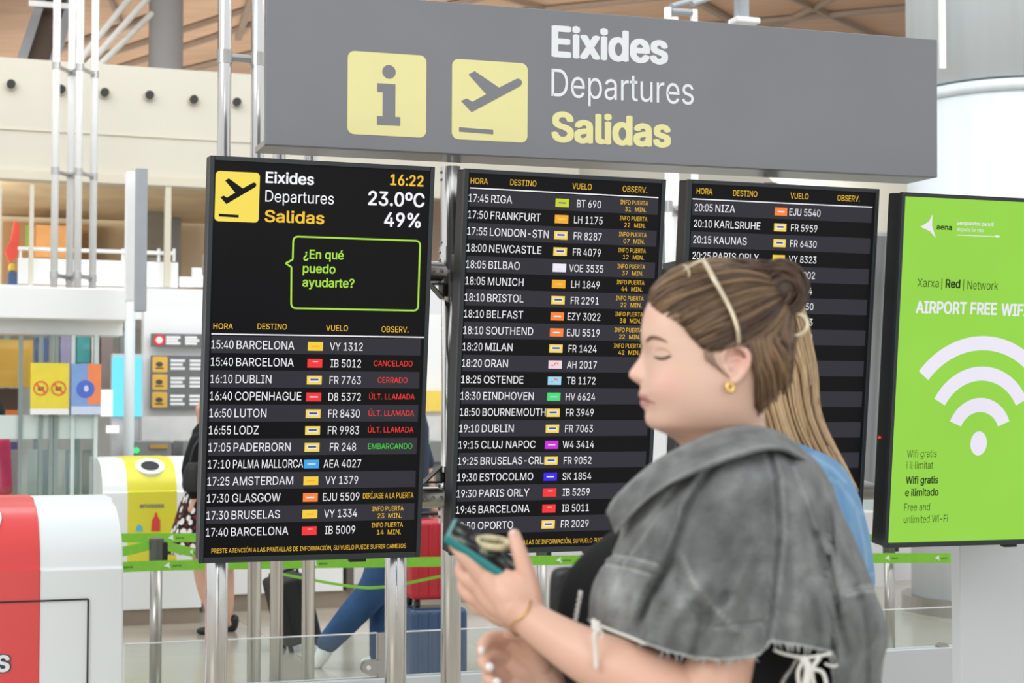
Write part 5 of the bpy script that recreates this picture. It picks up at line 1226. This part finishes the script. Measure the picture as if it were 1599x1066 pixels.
# earring, piercing, bracelet
b = MB(); p = W(1140, 605, 97); b.tube([p + Vector((math.cos(a) * W.r(5), -.002, math.sin(a) * W.r(6))) for a in np.linspace(.6, 2 * PI + .6, 20)], W.r(3.4), 10); b.build('earring', M['gold'], woman, sm=True)
b = MB(); b.ball(W(1142, 575, 97), Vector((W.r(2.4), 0, 0)), Vector((0, W.r(2.4), 0)), Vector((0, 0, W.r(2.4))), 0, 10, 6); b.ball(W(1141, 564, 97), Vector((W.r(2), 0, 0)), Vector((0, W.r(2), 0)), Vector((0, 0, W.r(2))), 0, 10, 6); b.build('ear_stud', M['silver'], woman, sm=True)
b = MB(); c_ = W(820, 963, 104); ax = (W(802, 947, 98) - W(870, 996, 124)).normalized(); x_ = ax.cross(HZ).normalized(); y_ = ax.cross(x_); rr = W.r(31, 104)
b.tube([c_ + (x_ * math.cos(a) + y_ * math.sin(a)) * rr + ax * .004 * math.sin(3 * a) for a in np.linspace(0, 2 * PI, 40)], .0012, 6); b.build('bracelet', M['gold'], woman, sm=True)
# --- claw clip, sunglasses, phone, bag: things of their own
b = MB(); pts = [W(1240 + 19 * math.cos(a) + 1, 507 - 17 * math.sin(a), 22 + 6 * math.cos(a)) for a in np.linspace(-2.6, 2.3, 26)]
b.tube(pts, [W.r(4.6 if 3 < i < 22 else 3.2) for i in range(26)], 10); b.tube([W(1226, 493, 26), W(1222, 500, 28), W(1226, 512, 28)], W.r(3.4), 8)
tag(b.build('hair_clip', M['pale_gold'], sm=True), 'pale gold claw clip ring holding the brown hair bun', 'hair clip')
sg_ = thing('sunglasses', 'thin pale gold sunglasses pushed up on the brown hair', 'sunglasses', W(1100, 420, 60))
b = MB(); b.tube([W(*p) for p in cspline([(1098, 406, 62), (1112, 430, 92), (1130, 462, 104), (1144, 490, 106), (1152, 515, 104), (1154, 536, 98)], 6)], W.r(3.0), 8, flat=(1.3, .7)); b.build('temple_arm', M['pale_gold'], sg_, sm=True)
b = MB(); b.tube([W(*p) for p in cspline([(1098, 406, 62), (1082, 414, 50), (1066, 425, 30), (1058, 432, 0), (1058, 432, -40)], 6)], W.r(3.0), 8); b.build('brow_bar', M['pale_gold'], sg_, sm=True)
b = MB()
for dd in (30, -34):
    b.tube([W(1070 + 14 * math.cos(a) * .6 - 2, 428 - 13 * math.sin(a), dd + 26 * math.cos(a)) for a in np.linspace(0, 2 * PI, 24)], W.r(1.6), 6)
b.build('lens_rim', M['pale_gold'], sg_, sm=True)
# phone
ph = thing('mobile_phone', 'mobile phone in a teal and camouflage case held in the raised hand', 'phone', W(750, 862, 60))
pm = mat('camouflage_case', srgb(60, 56, 52), .75, 0, .12, 0); t_ = pm.node_tree; bs = t_.nodes['Principled BSDF']; co = t_.nodes.new('ShaderNodeTexCoord'); nz = t_.nodes.new('ShaderNodeTexVoronoi'); nz.inputs['Scale'].default_value = 48; n2 = t_.nodes.new('ShaderNodeTexNoise'); n2.inputs['Scale'].default_value = 40
cr = t_.nodes.new('ShaderNodeValToRGB'); cr.color_ramp.interpolation = 'CONSTANT'
for i, (p_, c) in enumerate(((0, (30, 28, 29)), (.49, (84, 75, 73)), (.54, (22, 84, 86)), (.60, (150, 140, 114)))):
    e = cr.color_ramp.elements[i] if i < 2 else cr.color_ramp.elements.new(p_); e.position = p_; e.color = srgb(*c)
t_.links.new(co.outputs['Object'], n2.inputs['Vector']); t_.links.new(n2.outputs['Fac'], cr.inputs[0]); t_.links.new(cr.outputs[0], bs.inputs['Base Color'])
teal = mat('teal_case_rim', srgb(28, 128, 128), .35)
c0 = W(754, 861, 62); q = lambda x, y, d: W(754 + x, 861 + y, 62 + d) - c0
e1 = q(50, 33, -3).normalized(); e2 = q(6, -15, -40); e2 = (e2 - e1 * e2.dot(e1)).normalized() * .070; e1 = e1 * .106; e3 = e1.cross(e2).normalized() * .011
MB().box(c0, e1, e2, e3).build('case', teal, ph, bevel=.004, seg=3)
nrm = e3.normalized(); vis = nrm if nrm.dot(CAM - c0) > 0 else -nrm
MB().box(c0 + vis * .0052, e1 * .93, e2 * .88, e3 * .12).build('patterned_back', pm, ph, bevel=.0005, seg=1)
MB().box(c0 - vis * .0052, e1 * .95, e2 * .92, e3 * .08).build('screen', M['black'], ph)
b = MB(); rc = c0 + vis * .012 + e2 * .2 + e1 * .05
b.tube([rc + e1.normalized() * .019 * math.cos(a) + e2.normalized() * .016 * math.sin(a) + vis * .010 * math.cos(a) for a in np.linspace(0, 2 * PI, 28)], .0048, 10); b.build('ring_strap', mat('beige_strap', srgb(196, 188, 150), .6, var=.25, scale=60), ph, sm=True)
# bag with chain strap
bg_ = thing('handbag', 'black shoulder bag with silver chain strap hanging behind the black top', 'bag', W(905, 1010, -205))
WB_ = Px(2.25 + .190); b = MB(); loft_px(b, WB_, [(884, 880, 960, 20, 20), (892, 862, 985, 26, 26), (930, 857, 1000, 28, 28), (980, 858, 1010, 28, 28), (1040, 866, 1010, 28, 28), (1055, 880, 1000, 20, 20)], 40, p=3)
b.build('body', mat('black_leather', srgb(20, 22, 24), .4, bump=.2, bscale=120), bg_, sm=True)
b = MB()
for L_ in ([(908, 924, 168), (903, 950, 172), (898, 975, 174), (890, 1000, 174), (884, 1040, 172)], [(1246, 1024, 184), (1236, 1042, 186), (1226, 1056, 188), (1214, 1080, 190)]):
    S = cspline(L_, 7)
    for i, p in enumerate(S):
        h = tb.ray_cast(CAM, ray(p[0], p[1]).normalized()); b.ball(h[0] if h[0] is not None else W(p[0], p[1], p[2]), Vector((W.r(5.4), 0, 0)), Vector((0, W.r(3.8), 0)), Vector((0, 0, W.r(3.2))) + Vector((W.r(2), 0, 0)) * (1 if i % 2 else -1), 0, 8, 6)
b.build('chain_strap', M['silver'], bg_, sm=True)

# ------------------------------------------------------------------ blonde woman in blue denim behind her
W2 = Px(2.98)
w2 = thing('person', 'woman with long straight blonde hair and blue denim jacket, mostly hidden', 'person', Vector((W2(1200, 649).x, W2.Y0, 0)))
hb = MB(); R = []
for y, xf, xb, hw_d in cspline([(446, 1150, 1200, 20), (455, 1125, 1225, 45), (480, 1105, 1240, 62), (510, 1098, 1246, 68), (540, 1098, 1244, 68), (570, 1100, 1236, 67), (600, 1102, 1226, 62), (625, 1108, 1222, 52), (640, 1124, 1222, 44), (660, 1150, 1226, 42), (700, 1150, 1240, 48), (730, 1140, 1260, 60)], 4):
    xc = lerp(xf, xb, .55); ring = []
    for k in range(56):
        a = 2 * PI * k / 56; ca, sa = math.cos(a), math.sin(a); q = (abs(ca) ** 2.2 + abs(sa) ** 2.2) ** (-1 / 2.2); x = xc + (xc - xf if ca < 0 else xb - xc) * ca * q; d = hw_d * sa * q
        if ca < 0: x -= interp(y, [530, 545, 565, 572, 580], [0, 6, 20, 21, 0]) * math.exp(-(d / 9) ** 2) + interp(y, [585, 595, 600, 607, 614], [0, 6, 3, 6, 0]) * math.exp(-(d / 18) ** 2); x += 6 * g3(x, y, abs(d), (1104, 545, 28), 13)
        ring.append(W2(x, y, d))
    R.append(ring)
hb.rings(R, 0, True, True)
loft_px(hb, W2, [(700, 1160, 1270, 60, 60), (730, 1130, 1300, 130, 130), (800, 1110, 1330, 150, 150), (950, 1110, 1330, 140, 140)], 32)
chain(hb, W2, [(1225, 790, 100, 40), (1230, 880, 120, 38), (1215, 1000, 130, 34), (1150, 1040, 136, 31), (1080, 1030, 132, 27), (1040, 1020, 130, 24)], 5, 18)
for k, (dy, dd) in enumerate(((-12, 8), (-4, 4), (5, 0), (13, -6))): chain(hb, W2, [(1045, 1020 + dy * .7, 130 + dd, 12), (1018, 1016 + dy, 130 + dd, 9), (998, 1022 + dy, 128 + dd, 8), (990, 1034 + dy, 126 + dd, 7)], 4, 10)
chain(hb, W2, [(1050, 1010, 128, 13), (1030, 996, 118, 10), (1016, 992, 112, 8)], 4, 10)
bm2 = remeshed(hb, .003, 2); bv2 = BVHTree.FromPolygons(bm2.v, bm2.f); bm2.build('body', skin('light_skin'), w2, sm=True, attr=[np.array(base)] * len(bm2.v))
def on_face(x, y):
    a = W2(x, y, 200); h = bv2.ray_cast(a, Vector((0.12, 1, 0)).normalized()); return h[0] if h[0] is not None else W2(x, y, 60)
for nm, L_, r_, c_ in (('eyebrow', [(1106, 531), (1114, 526), (1126, 527), (1134, 532)], 2.2, (150, 116, 82)), ('eyelashes', [(1112, 546), (1118, 549), (1126, 548), (1131, 545)], 1.4, (70, 54, 46)), ('lips', [(1100, 601), (1108, 602), (1116, 605)], 3.0, (206, 140, 134))):
    b = MB(); b.tube([on_face(*p) for p in cspline(L_, 5)], W2.r(r_), 6); b.build(nm, mat('second_' + nm, srgb(*c_), .6), w2, sm=True)
# hair
ht = []; hm = MB(); c1 = np.array(srgb(150, 118, 82)); c2 = np.array(srgb(214, 184, 142)); c3 = np.array(srgb(120, 92, 62))
HB = [(432, 1150, 1205, 24, 24), (440, 1128, 1226, 48, 48), (465, 1110, 1246, 72, 72), (500, 1108, 1258, 80, 80), (540, 1128, 1266, 84, 84), (580, 1150, 1274, 84, 84), (640, 1172, 1279, 80, 80), (690, 1186, 1299, 72, 72), (725, 1212, 1318, 58, 58), (752, 1262, 1332, 30, 30), (768, 1318, 1342, 8, 8)]
S = cspline(HB, 5); R = []
for y, xl, xr, hn, hf in S:
    R.append([W2((xl + xr) / 2 + (xr - xl) / 2 * math.cos(a) * .985, y, hn * math.sin(a) * .97) for a in np.linspace(0, 2 * PI, 48, endpoint=False)])
hm.rings(R, 0, True, True); ht += [c1] * len(hm.v)
for q in range(520):
    a = rnd.uniform(-PI, PI); i0 = rnd.randint(3, 22) if rnd.random() < .6 else rnd.randint(3, 8); i1 = rnd.randint(34, len(S) - 1); of = rnd.uniform(.985, 1.035); wv = rnd.uniform(-.05, .05); P_ = []
    for i in range(i0, i1, 2):
        y, xl, xr, hn, hf = S[i]; aa = a + wv * math.sin(i * .25); P_.append(W2((xl + xr) / 2 + (xr - xl) / 2 * math.cos(aa) * of, y, hn * math.sin(aa) * of))
    if len(P_) < 4: continue
    n0 = len(hm.v); hm.tube(P_, [W2.r(1.9) * (.4 + .6 * math.sin(PI * min(1, (j + .7) / len(P_))) ** .5) for j in range(len(P_))], 5); k = rnd.random(); col = c1 * (1 - k) + c2 * k if rnd.random() > .15 else c3
    ht += [col] * (len(hm.v) - n0)
for L_ in ([(1290, 690), (1310, 712), (1322, 735), (1318, 752)], [(1294, 700), (1318, 725), (1330, 750), (1326, 765)]):
    n0 = len(hm.v); hm.tube([W2(p[0], p[1], 30) for p in cspline(L_, 5)], W2.r(.7), 5); ht += [c2] * (len(hm.v) - n0)
hm.build('hair', M['hair_blonde'], w2, sm=True, attr=ht)
# blue denim jacket
JB = [(690, 1186, 1262, 62, 62), (700, 1172, 1282, 90, 90), (716, 1150, 1304, 126, 126), (742, 1125, 1326, 158, 158), (780, 1105, 1343, 182, 182), (830, 1092, 1357, 196, 196), (880, 1084, 1365, 200, 200), (915, 1082, 1366, 200, 200), (950, 1084, 1356, 196, 196), (1000, 1086, 1346, 192, 192), (1120, 1090, 1342, 190, 190)]
S = cspline(JB, 7); R = []; tj = []; bb = np.array(srgb(96, 146, 190)); bl = np.array(srgb(160, 196, 222))
SM2 = [[(1282, 742), (1310, 752), (1345, 800)], [(1270, 712), (1300, 730), (1322, 752)], [(1340, 800), (1352, 860), (1356, 930)], [(1300, 905), (1335, 898), (1364, 896)], [(1300, 760), (1320, 830), (1328, 900)]]
for y, xl, xr, hn, hf in S:
    ring = []
    for a in np.linspace(0, 2 * PI, 110, endpoint=False):
        ca, sa = math.cos(a), math.sin(a); q = (abs(ca) ** 2.2 + abs(sa) ** 2.2) ** (-1 / 2.2); x = (xl + xr) / 2 + (xr - xl) / 2 * ca * q; d = hn * sa * q; k = max(math.exp(-(seg_dist(x, y, L_) / 2.5) ** 2) for L_ in SM2) if d > 0 else 0
        e = 5 * mnoise.noise(Vector((x / 30, y / 50, d / 60))) - 3 * k; ring.append(W2(x + e * .4 * ca, y, d + e * sa)); w_ = .5 + .5 * mnoise.noise(Vector((x / 24, y / 30, 4))); tj.append((bb * (1 - .3 * w_) + bl * .3 * w_) * (1 - .5 * k) + bl * .5 * k)
    R.append(ring)
b = MB(); b.rings(R, 0, True, False); jk2 = b.build('denim_jacket', M['denim_blue'], w2, sm=True, attr=tj, solid=.004)
R = []; tj = []
for i, (u, l) in enumerate(zip(cspline([(1180, 690, 70), (1225, 686, 72), (1262, 694, 50), (1282, 708, 0), (1280, 710, -40)], 8), cspline([(1160, 718, 120), (1225, 716, 120), (1280, 722, 90), (1312, 734, 10), (1312, 736, -50)], 8))):
    row = []
    for k in range(8):
        t = k / 7; p = u + (l - u) * t; row.append(W2(p[0], p[1] - 3 * math.sin(PI * t), p[2] + 9 * math.sin(PI * t))); tj.append(bb * .5 + bl * .5 if k in (0, 6, 7) else bb)
    R.append(row)
b = MB(); b.rings(R, 0, False, False); b.build('collar', M['denim_blue'], jk2, sm=True, attr=tj, solid=.004)
x0 = W2(1210, 649).x; jean = mat('dark_blue_jeans', srgb(60, 84, 116), .8, 0, .2, .12, 20, bump=.2, bscale=200)
b = MB(); b.tube([(x0, W2.Y0, 1.12), (x0, W2.Y0, .95), (x0, W2.Y0, .84)], [.14, .15, .12], 28, flat=(1.25, .9)); b.build('trousers', jean, w2, sm=True)
for sg in (-1, 1):
    b = MB(); yy = W2.Y0 + sg * .09; b.tube([(x0, yy, .93), (x0 - .01, yy, .5), (x0 + sg * .05, yy, .08)], [.10, .072, .055], 22); b.build('trouser_leg', jean, w2, sm=True)
    b = MB(); b.ball((x0 + sg * .05 - .06, yy, .045), (.135, 0, 0), (0, .046, 0), (0, 0, .045), 0, 20, 10); b.build('shoe', M['white'], w2, sm=True)
# ------------------------------------------------------------------ people and luggage beyond the barriers
def far_body(W_, parts, root, col=(214, 170, 144), vox=.008):
    hb = MB()
    for c_ in parts: chain(hb, W_, c_, 4, 14)
    bm_ = remeshed(hb, vox, 2); return bm_.build('body', skin('tan_skin', col), root, sm=True, attr=[np.array(srgb(*col))] * len(bm_.v))  # one even tan colour over the whole body
def garment(W_, name, m_, root, *ch):
    b = MB()
    for c_ in ch: chain(b, W_, c_, 4, 18)
    return b.build(name, m_, root, sm=True)
# woman with the patterned skirt, walking behind the first board
WA = Px(11.8); pa_ = thing('person', 'person in a black and white patterned skirt behind the first flight board', 'person', Vector((WA(330, 649).x, 11.8, 0)))
far_body(WA, [[(326, 628, 0, 15), (325, 640, 0, 20), (322, 655, 0, 15)], [(326, 655, 0, 10), (328, 680, 0, 12)], [(328, 690, 0, 30), (330, 740, 0, 28), (332, 800, 0, 30)],
              [(308, 690, 36, 10), (298, 735, 42, 9), (306, 775, 36, 7), (300, 795, 36, 7)], [(350, 690, -30, 10), (362, 735, -36, 9), (360, 785, -30, 7)],
              [(322, 810, 18, 22), (316, 880, 20, 15), (322, 925, 18, 12), (336, 968, 18, 7), (330, 980, 18, 7)], [(342, 810, -18, 22), (350, 880, -18, 15), (353, 930, -18, 13), (356, 966, -18, 7), (362, 974, -18, 7)]], pa_)
M['dark_hair'] = mat('dark_brown_hair', srgb(60, 46, 40), .5, 0, .4, .1, 30)
garment(WA, 'hair', M['dark_hair'], pa_, [(330, 618, 0, 14), (334, 638, 0, 20), (338, 668, 0, 16), (340, 700, 0, 10)])
garment(WA, 'black_top', M['black_cloth'], pa_, [(328, 684, 0, 30), (330, 720, 0, 33), (331, 770, 0, 32)], [(309, 688, 36, 13), (296, 735, 42, 13), (305, 770, 36, 11)], [(350, 688, -30, 13), (362, 735, -36, 12), (360, 775, -30, 10)])
sk = mat('patterned_skirt', srgb(30, 26, 28), .8, 0, .2, 0); t_ = sk.node_tree; vo = t_.nodes.new('ShaderNodeTexVoronoi'); vo.inputs['Scale'].default_value = 17; cr = t_.nodes.new('ShaderNodeValToRGB'); cr.color_ramp.interpolation = 'CONSTANT'
cr.color_ramp.elements[0].color = srgb(228, 222, 220); cr.color_ramp.elements[1].position = .42; cr.color_ramp.elements[1].color = srgb(36, 28, 30); e = cr.color_ramp.elements.new(.72); e.color = srgb(120, 40, 46)
co = t_.nodes.new('ShaderNodeTexCoord'); t_.links.new(co.outputs['Object'], vo.inputs['Vector']); t_.links.new(vo.outputs['Distance'], cr.inputs[0]); t_.links.new(cr.outputs[0], t_.nodes['Principled BSDF'].inputs['Base Color'])
b = MB(); loft_px(b, WA, [(742, 298, 362, 32, 32), (770, 288, 372, 40, 40), (805, 276, 384, 50, 50), (840, 266, 392, 58, 58), (866, 262, 396, 62, 62)], 48, disp=lambda x, y, d: (3 * math.sin(d / 9), 3 * math.sin(x / 8))); b.build('skirt', sk, pa_, sm=True)
garment(WA, 'shoe', M['black'], pa_, [(338, 979, 18, 7), (322, 984, 18, 6.5), (312, 985, 18, 5)]); garment(WA, 'shoe', M['black'], pa_, [(366, 966, -18, 7), (364, 978, -18, 7), (356, 986, -18, 5)])
hbag = thing('handbag', 'black handbag carried beside the patterned skirt', 'bag', WA(304, 790, 44)); WH_ = Px(11.8 - .30); b = MB(); loft_px(b, WH_, [(722, 294, 312, 8, 8), (732, 288, 314, 10, 10), (756, 284, 315, 10, 10), (768, 288, 313, 8, 8)], 24, p=3); b.build('body', M['black'], hbag, sm=True)
b = MB(); b.tube([WA(*p) for p in cspline([(296, 724, 68), (302, 700, 60), (312, 684, 48)], 5)], WA.r(1.6), 6); b.build('strap', M['black'], hbag, sm=True)
# striding person in blue jeans
WJ = Px(10.25); pj = thing('person', 'striding person in blue jeans and white trainers below the first board', 'person', Vector((WJ(600, 649).x, 10.25, 0)))
far_body(WJ, [[(628, 598, 0, 18), (626, 612, 0, 23), (622, 628, 0, 17)], [(628, 630, 0, 12), (630, 660, 0, 14)], [(630, 672, 0, 36), (630, 730, 0, 34), (628, 800, 0, 36)],
              [(612, 672, 44, 12), (600, 730, 50, 11), (622, 776, 44, 9), (640, 790, 40, 8)], [(648, 672, -40, 12), (664, 730, -46, 11), (676, 796, -40, 9), (686, 800, -36, 8)],
              [(618, 820, 22, 24), (585, 915, 22, 18), (512, 1000, 22, 11)], [(636, 820, -20, 24), (610, 915, -20, 18), (598, 1020, -20, 11)]], pj)
garment(WJ, 'hair', M['black'], pj, [(632, 592, 0, 18), (636, 612, 0, 22), (634, 630, 0, 14)])
garment(WJ, 'shirt', mat('navy_shirt', srgb(40, 52, 78), .8, bump=.2), pj, [(630, 668, 0, 40), (630, 730, 0, 40), (628, 815, 0, 42)], [(612, 672, 44, 16), (601, 725, 50, 15)], [(648, 672, -40, 16), (663, 722, -46, 15)])
jm = mat('indigo_jeans', srgb(52, 84, 124), .8, 0, .2, .16, 10, bump=.3, bscale=160)
garment(WJ, 'jeans', jm, pj, [(624, 800, 4, 42), (622, 835, 4, 40)], [(618, 820, 22, 32), (588, 912, 22, 26), (548, 962, 22, 22), (512, 1003, 22, 17)], [(636, 825, -20, 32), (606, 915, -20, 25), (597, 965, -20, 20), (594, 1022, -20, 17)])
garment(WJ, 'trainer', M['white'], pj, [(513, 1004, 22, 12), (504, 1022, 22, 12), (497, 1036, 22, 8)]); garment(WJ, 'trainer', M['white'], pj, [(598, 1030, -20, 10), (584, 1033, -20, 9.5), (570, 1034, -20, 7)])
# person in the pink coat at the left edge
WK = Px(13.2); pk = thing('person', 'person in a bright pink coat standing at the left image edge', 'person', Vector((WK(-16, 649).x, 13.2, 0)))
far_body(WK, [[(-14, 632, 0, 14), (-15, 642, 0, 18), (-16, 654, 0, 13)], [(-15, 655, 0, 9), (-15, 680, 0, 11)], [(-15, 690, 0, 26), (-15, 790, 0, 27)], [(-22, 800, 8, 18), (-22, 935, 8, 9)], [(-6, 800, -8, 18), (-6, 935, -8, 9)], [(6, 690, 20, 9), (10, 775, 22, 7)], [(-36, 690, -20, 9), (-40, 775, -22, 7)]], pk)
garment(WK, 'hair', M['black'], pk, [(-13, 626, 0, 14), (-10, 642, 0, 18), (-10, 662, 0, 13)])
garment(WK, 'coat', mat('pink_coat', srgb(226, 60, 104), .7, bump=.2), pk, [(-15, 686, 0, 26), (-15, 740, 0, 29), (-15, 780, 0, 30)], [(4, 690, 20, 12), (8, 765, 22, 11)], [(-34, 690, -20, 12), (-38, 765, -22, 11)])
garment(WK, 'trousers', M['black_cloth'], pk, [(-15, 786, 0, 28), (-15, 810, 0, 27)], [(-23, 800, 8, 20), (-23, 935, 8, 13)], [(-6, 800, -8, 20), (-6, 935, -8, 13)])
garment(WK, 'shoe', M['black'], pk, [(-24, 942, 8, 8), (-36, 944, 8, 7)]); garment(WK, 'shoe', M['black'], pk, [(-6, 942, -8, 8), (-18, 944, -8, 7)])
# ---- luggage
def case(label, c, U, V, N, w_, h_, d_, m_, ribs=6, handle=True):
    """hard suitcase: centre of its base c, width along U, height along V, depth along N"""
    t = thing('suitcase', label, 'suitcase', c, 'suitcases'); b = MB(); b.box(c + V * (h_ / 2 + .03), U * w_, V * (h_ - .03), N * d_); b.build('shell', m_, t, bevel=.035, seg=4)
    b = MB()
    for i in range(ribs):
        u = (i + .5) / ribs - .5; b.box(c + V * (h_ / 2 + .03) + U * u * w_ * .86 + N * d_ * .5, U * w_ * .05, V * h_ * .84, N * .012)
    b.build('ribs', m_, t, bevel=.004)
    for s1 in (-1, 1):
        for s2 in (-1, 1): b = MB(); q = c + U * s1 * w_ * .36 + N * s2 * d_ * .3 + V * .025; b.tube([q - U * .012, q + U * .012], .025, 14); b.build('wheel', M['black'], t)
    if handle:
        b = MB(); top_ = c + V * (h_ + .015); b.tube([top_ - U * .09, top_ - U * .09 + V * .03, top_ + U * .09 + V * .03, top_ + U * .09], .011, 8); b.build('handle', M['black'], t)
    return t
cB = on_y(676, 1062, 9.6); cB.z = 0
blue = mat('blue_polycarbonate', srgb(58, 84, 120), .3, 0, .5, .06); redm = mat('red_polycarbonate', srgb(186, 36, 50), .28, 0, .5, .05)
hB = on_y(676, 946, 9.6).z
case('blue ribbed suitcase standing on the floor under the red one', cB, HU, HZ, -HW, .335, hB - .015, .26, blue, 5, False)
cR = cB + HZ * (hB + .002); hR = on_y(676, 806, 9.6).z - hB
case('red ribbed suitcase stacked on top of the blue suitcase', cR, HU, HZ, -HW, .325, hR - .03, .25, redm, 5)
c = on_y(470, 1008, 11.0); c.z = .012; an = math.radians(-14); U = HU * math.cos(an) + HZ * math.sin(an) * -1; V = HZ * math.cos(an) + HU * math.sin(an)
t = case('black soft suitcase leaning as it is pulled, left of the jeans', c, U, V, -HW, .24, .46, .36, mat('black_nylon', srgb(24, 26, 28), .7, bump=.3, bscale=150), 2)
b = MB(); q = c + V * .5 - U * .04; b.ball(q, U * .03, HW * .02, HZ * .022, 0, 12, 8); tag(b.build('luggage_tag', mat('red_tag', srgb(226, 60, 70), .5), t), 'red tag')
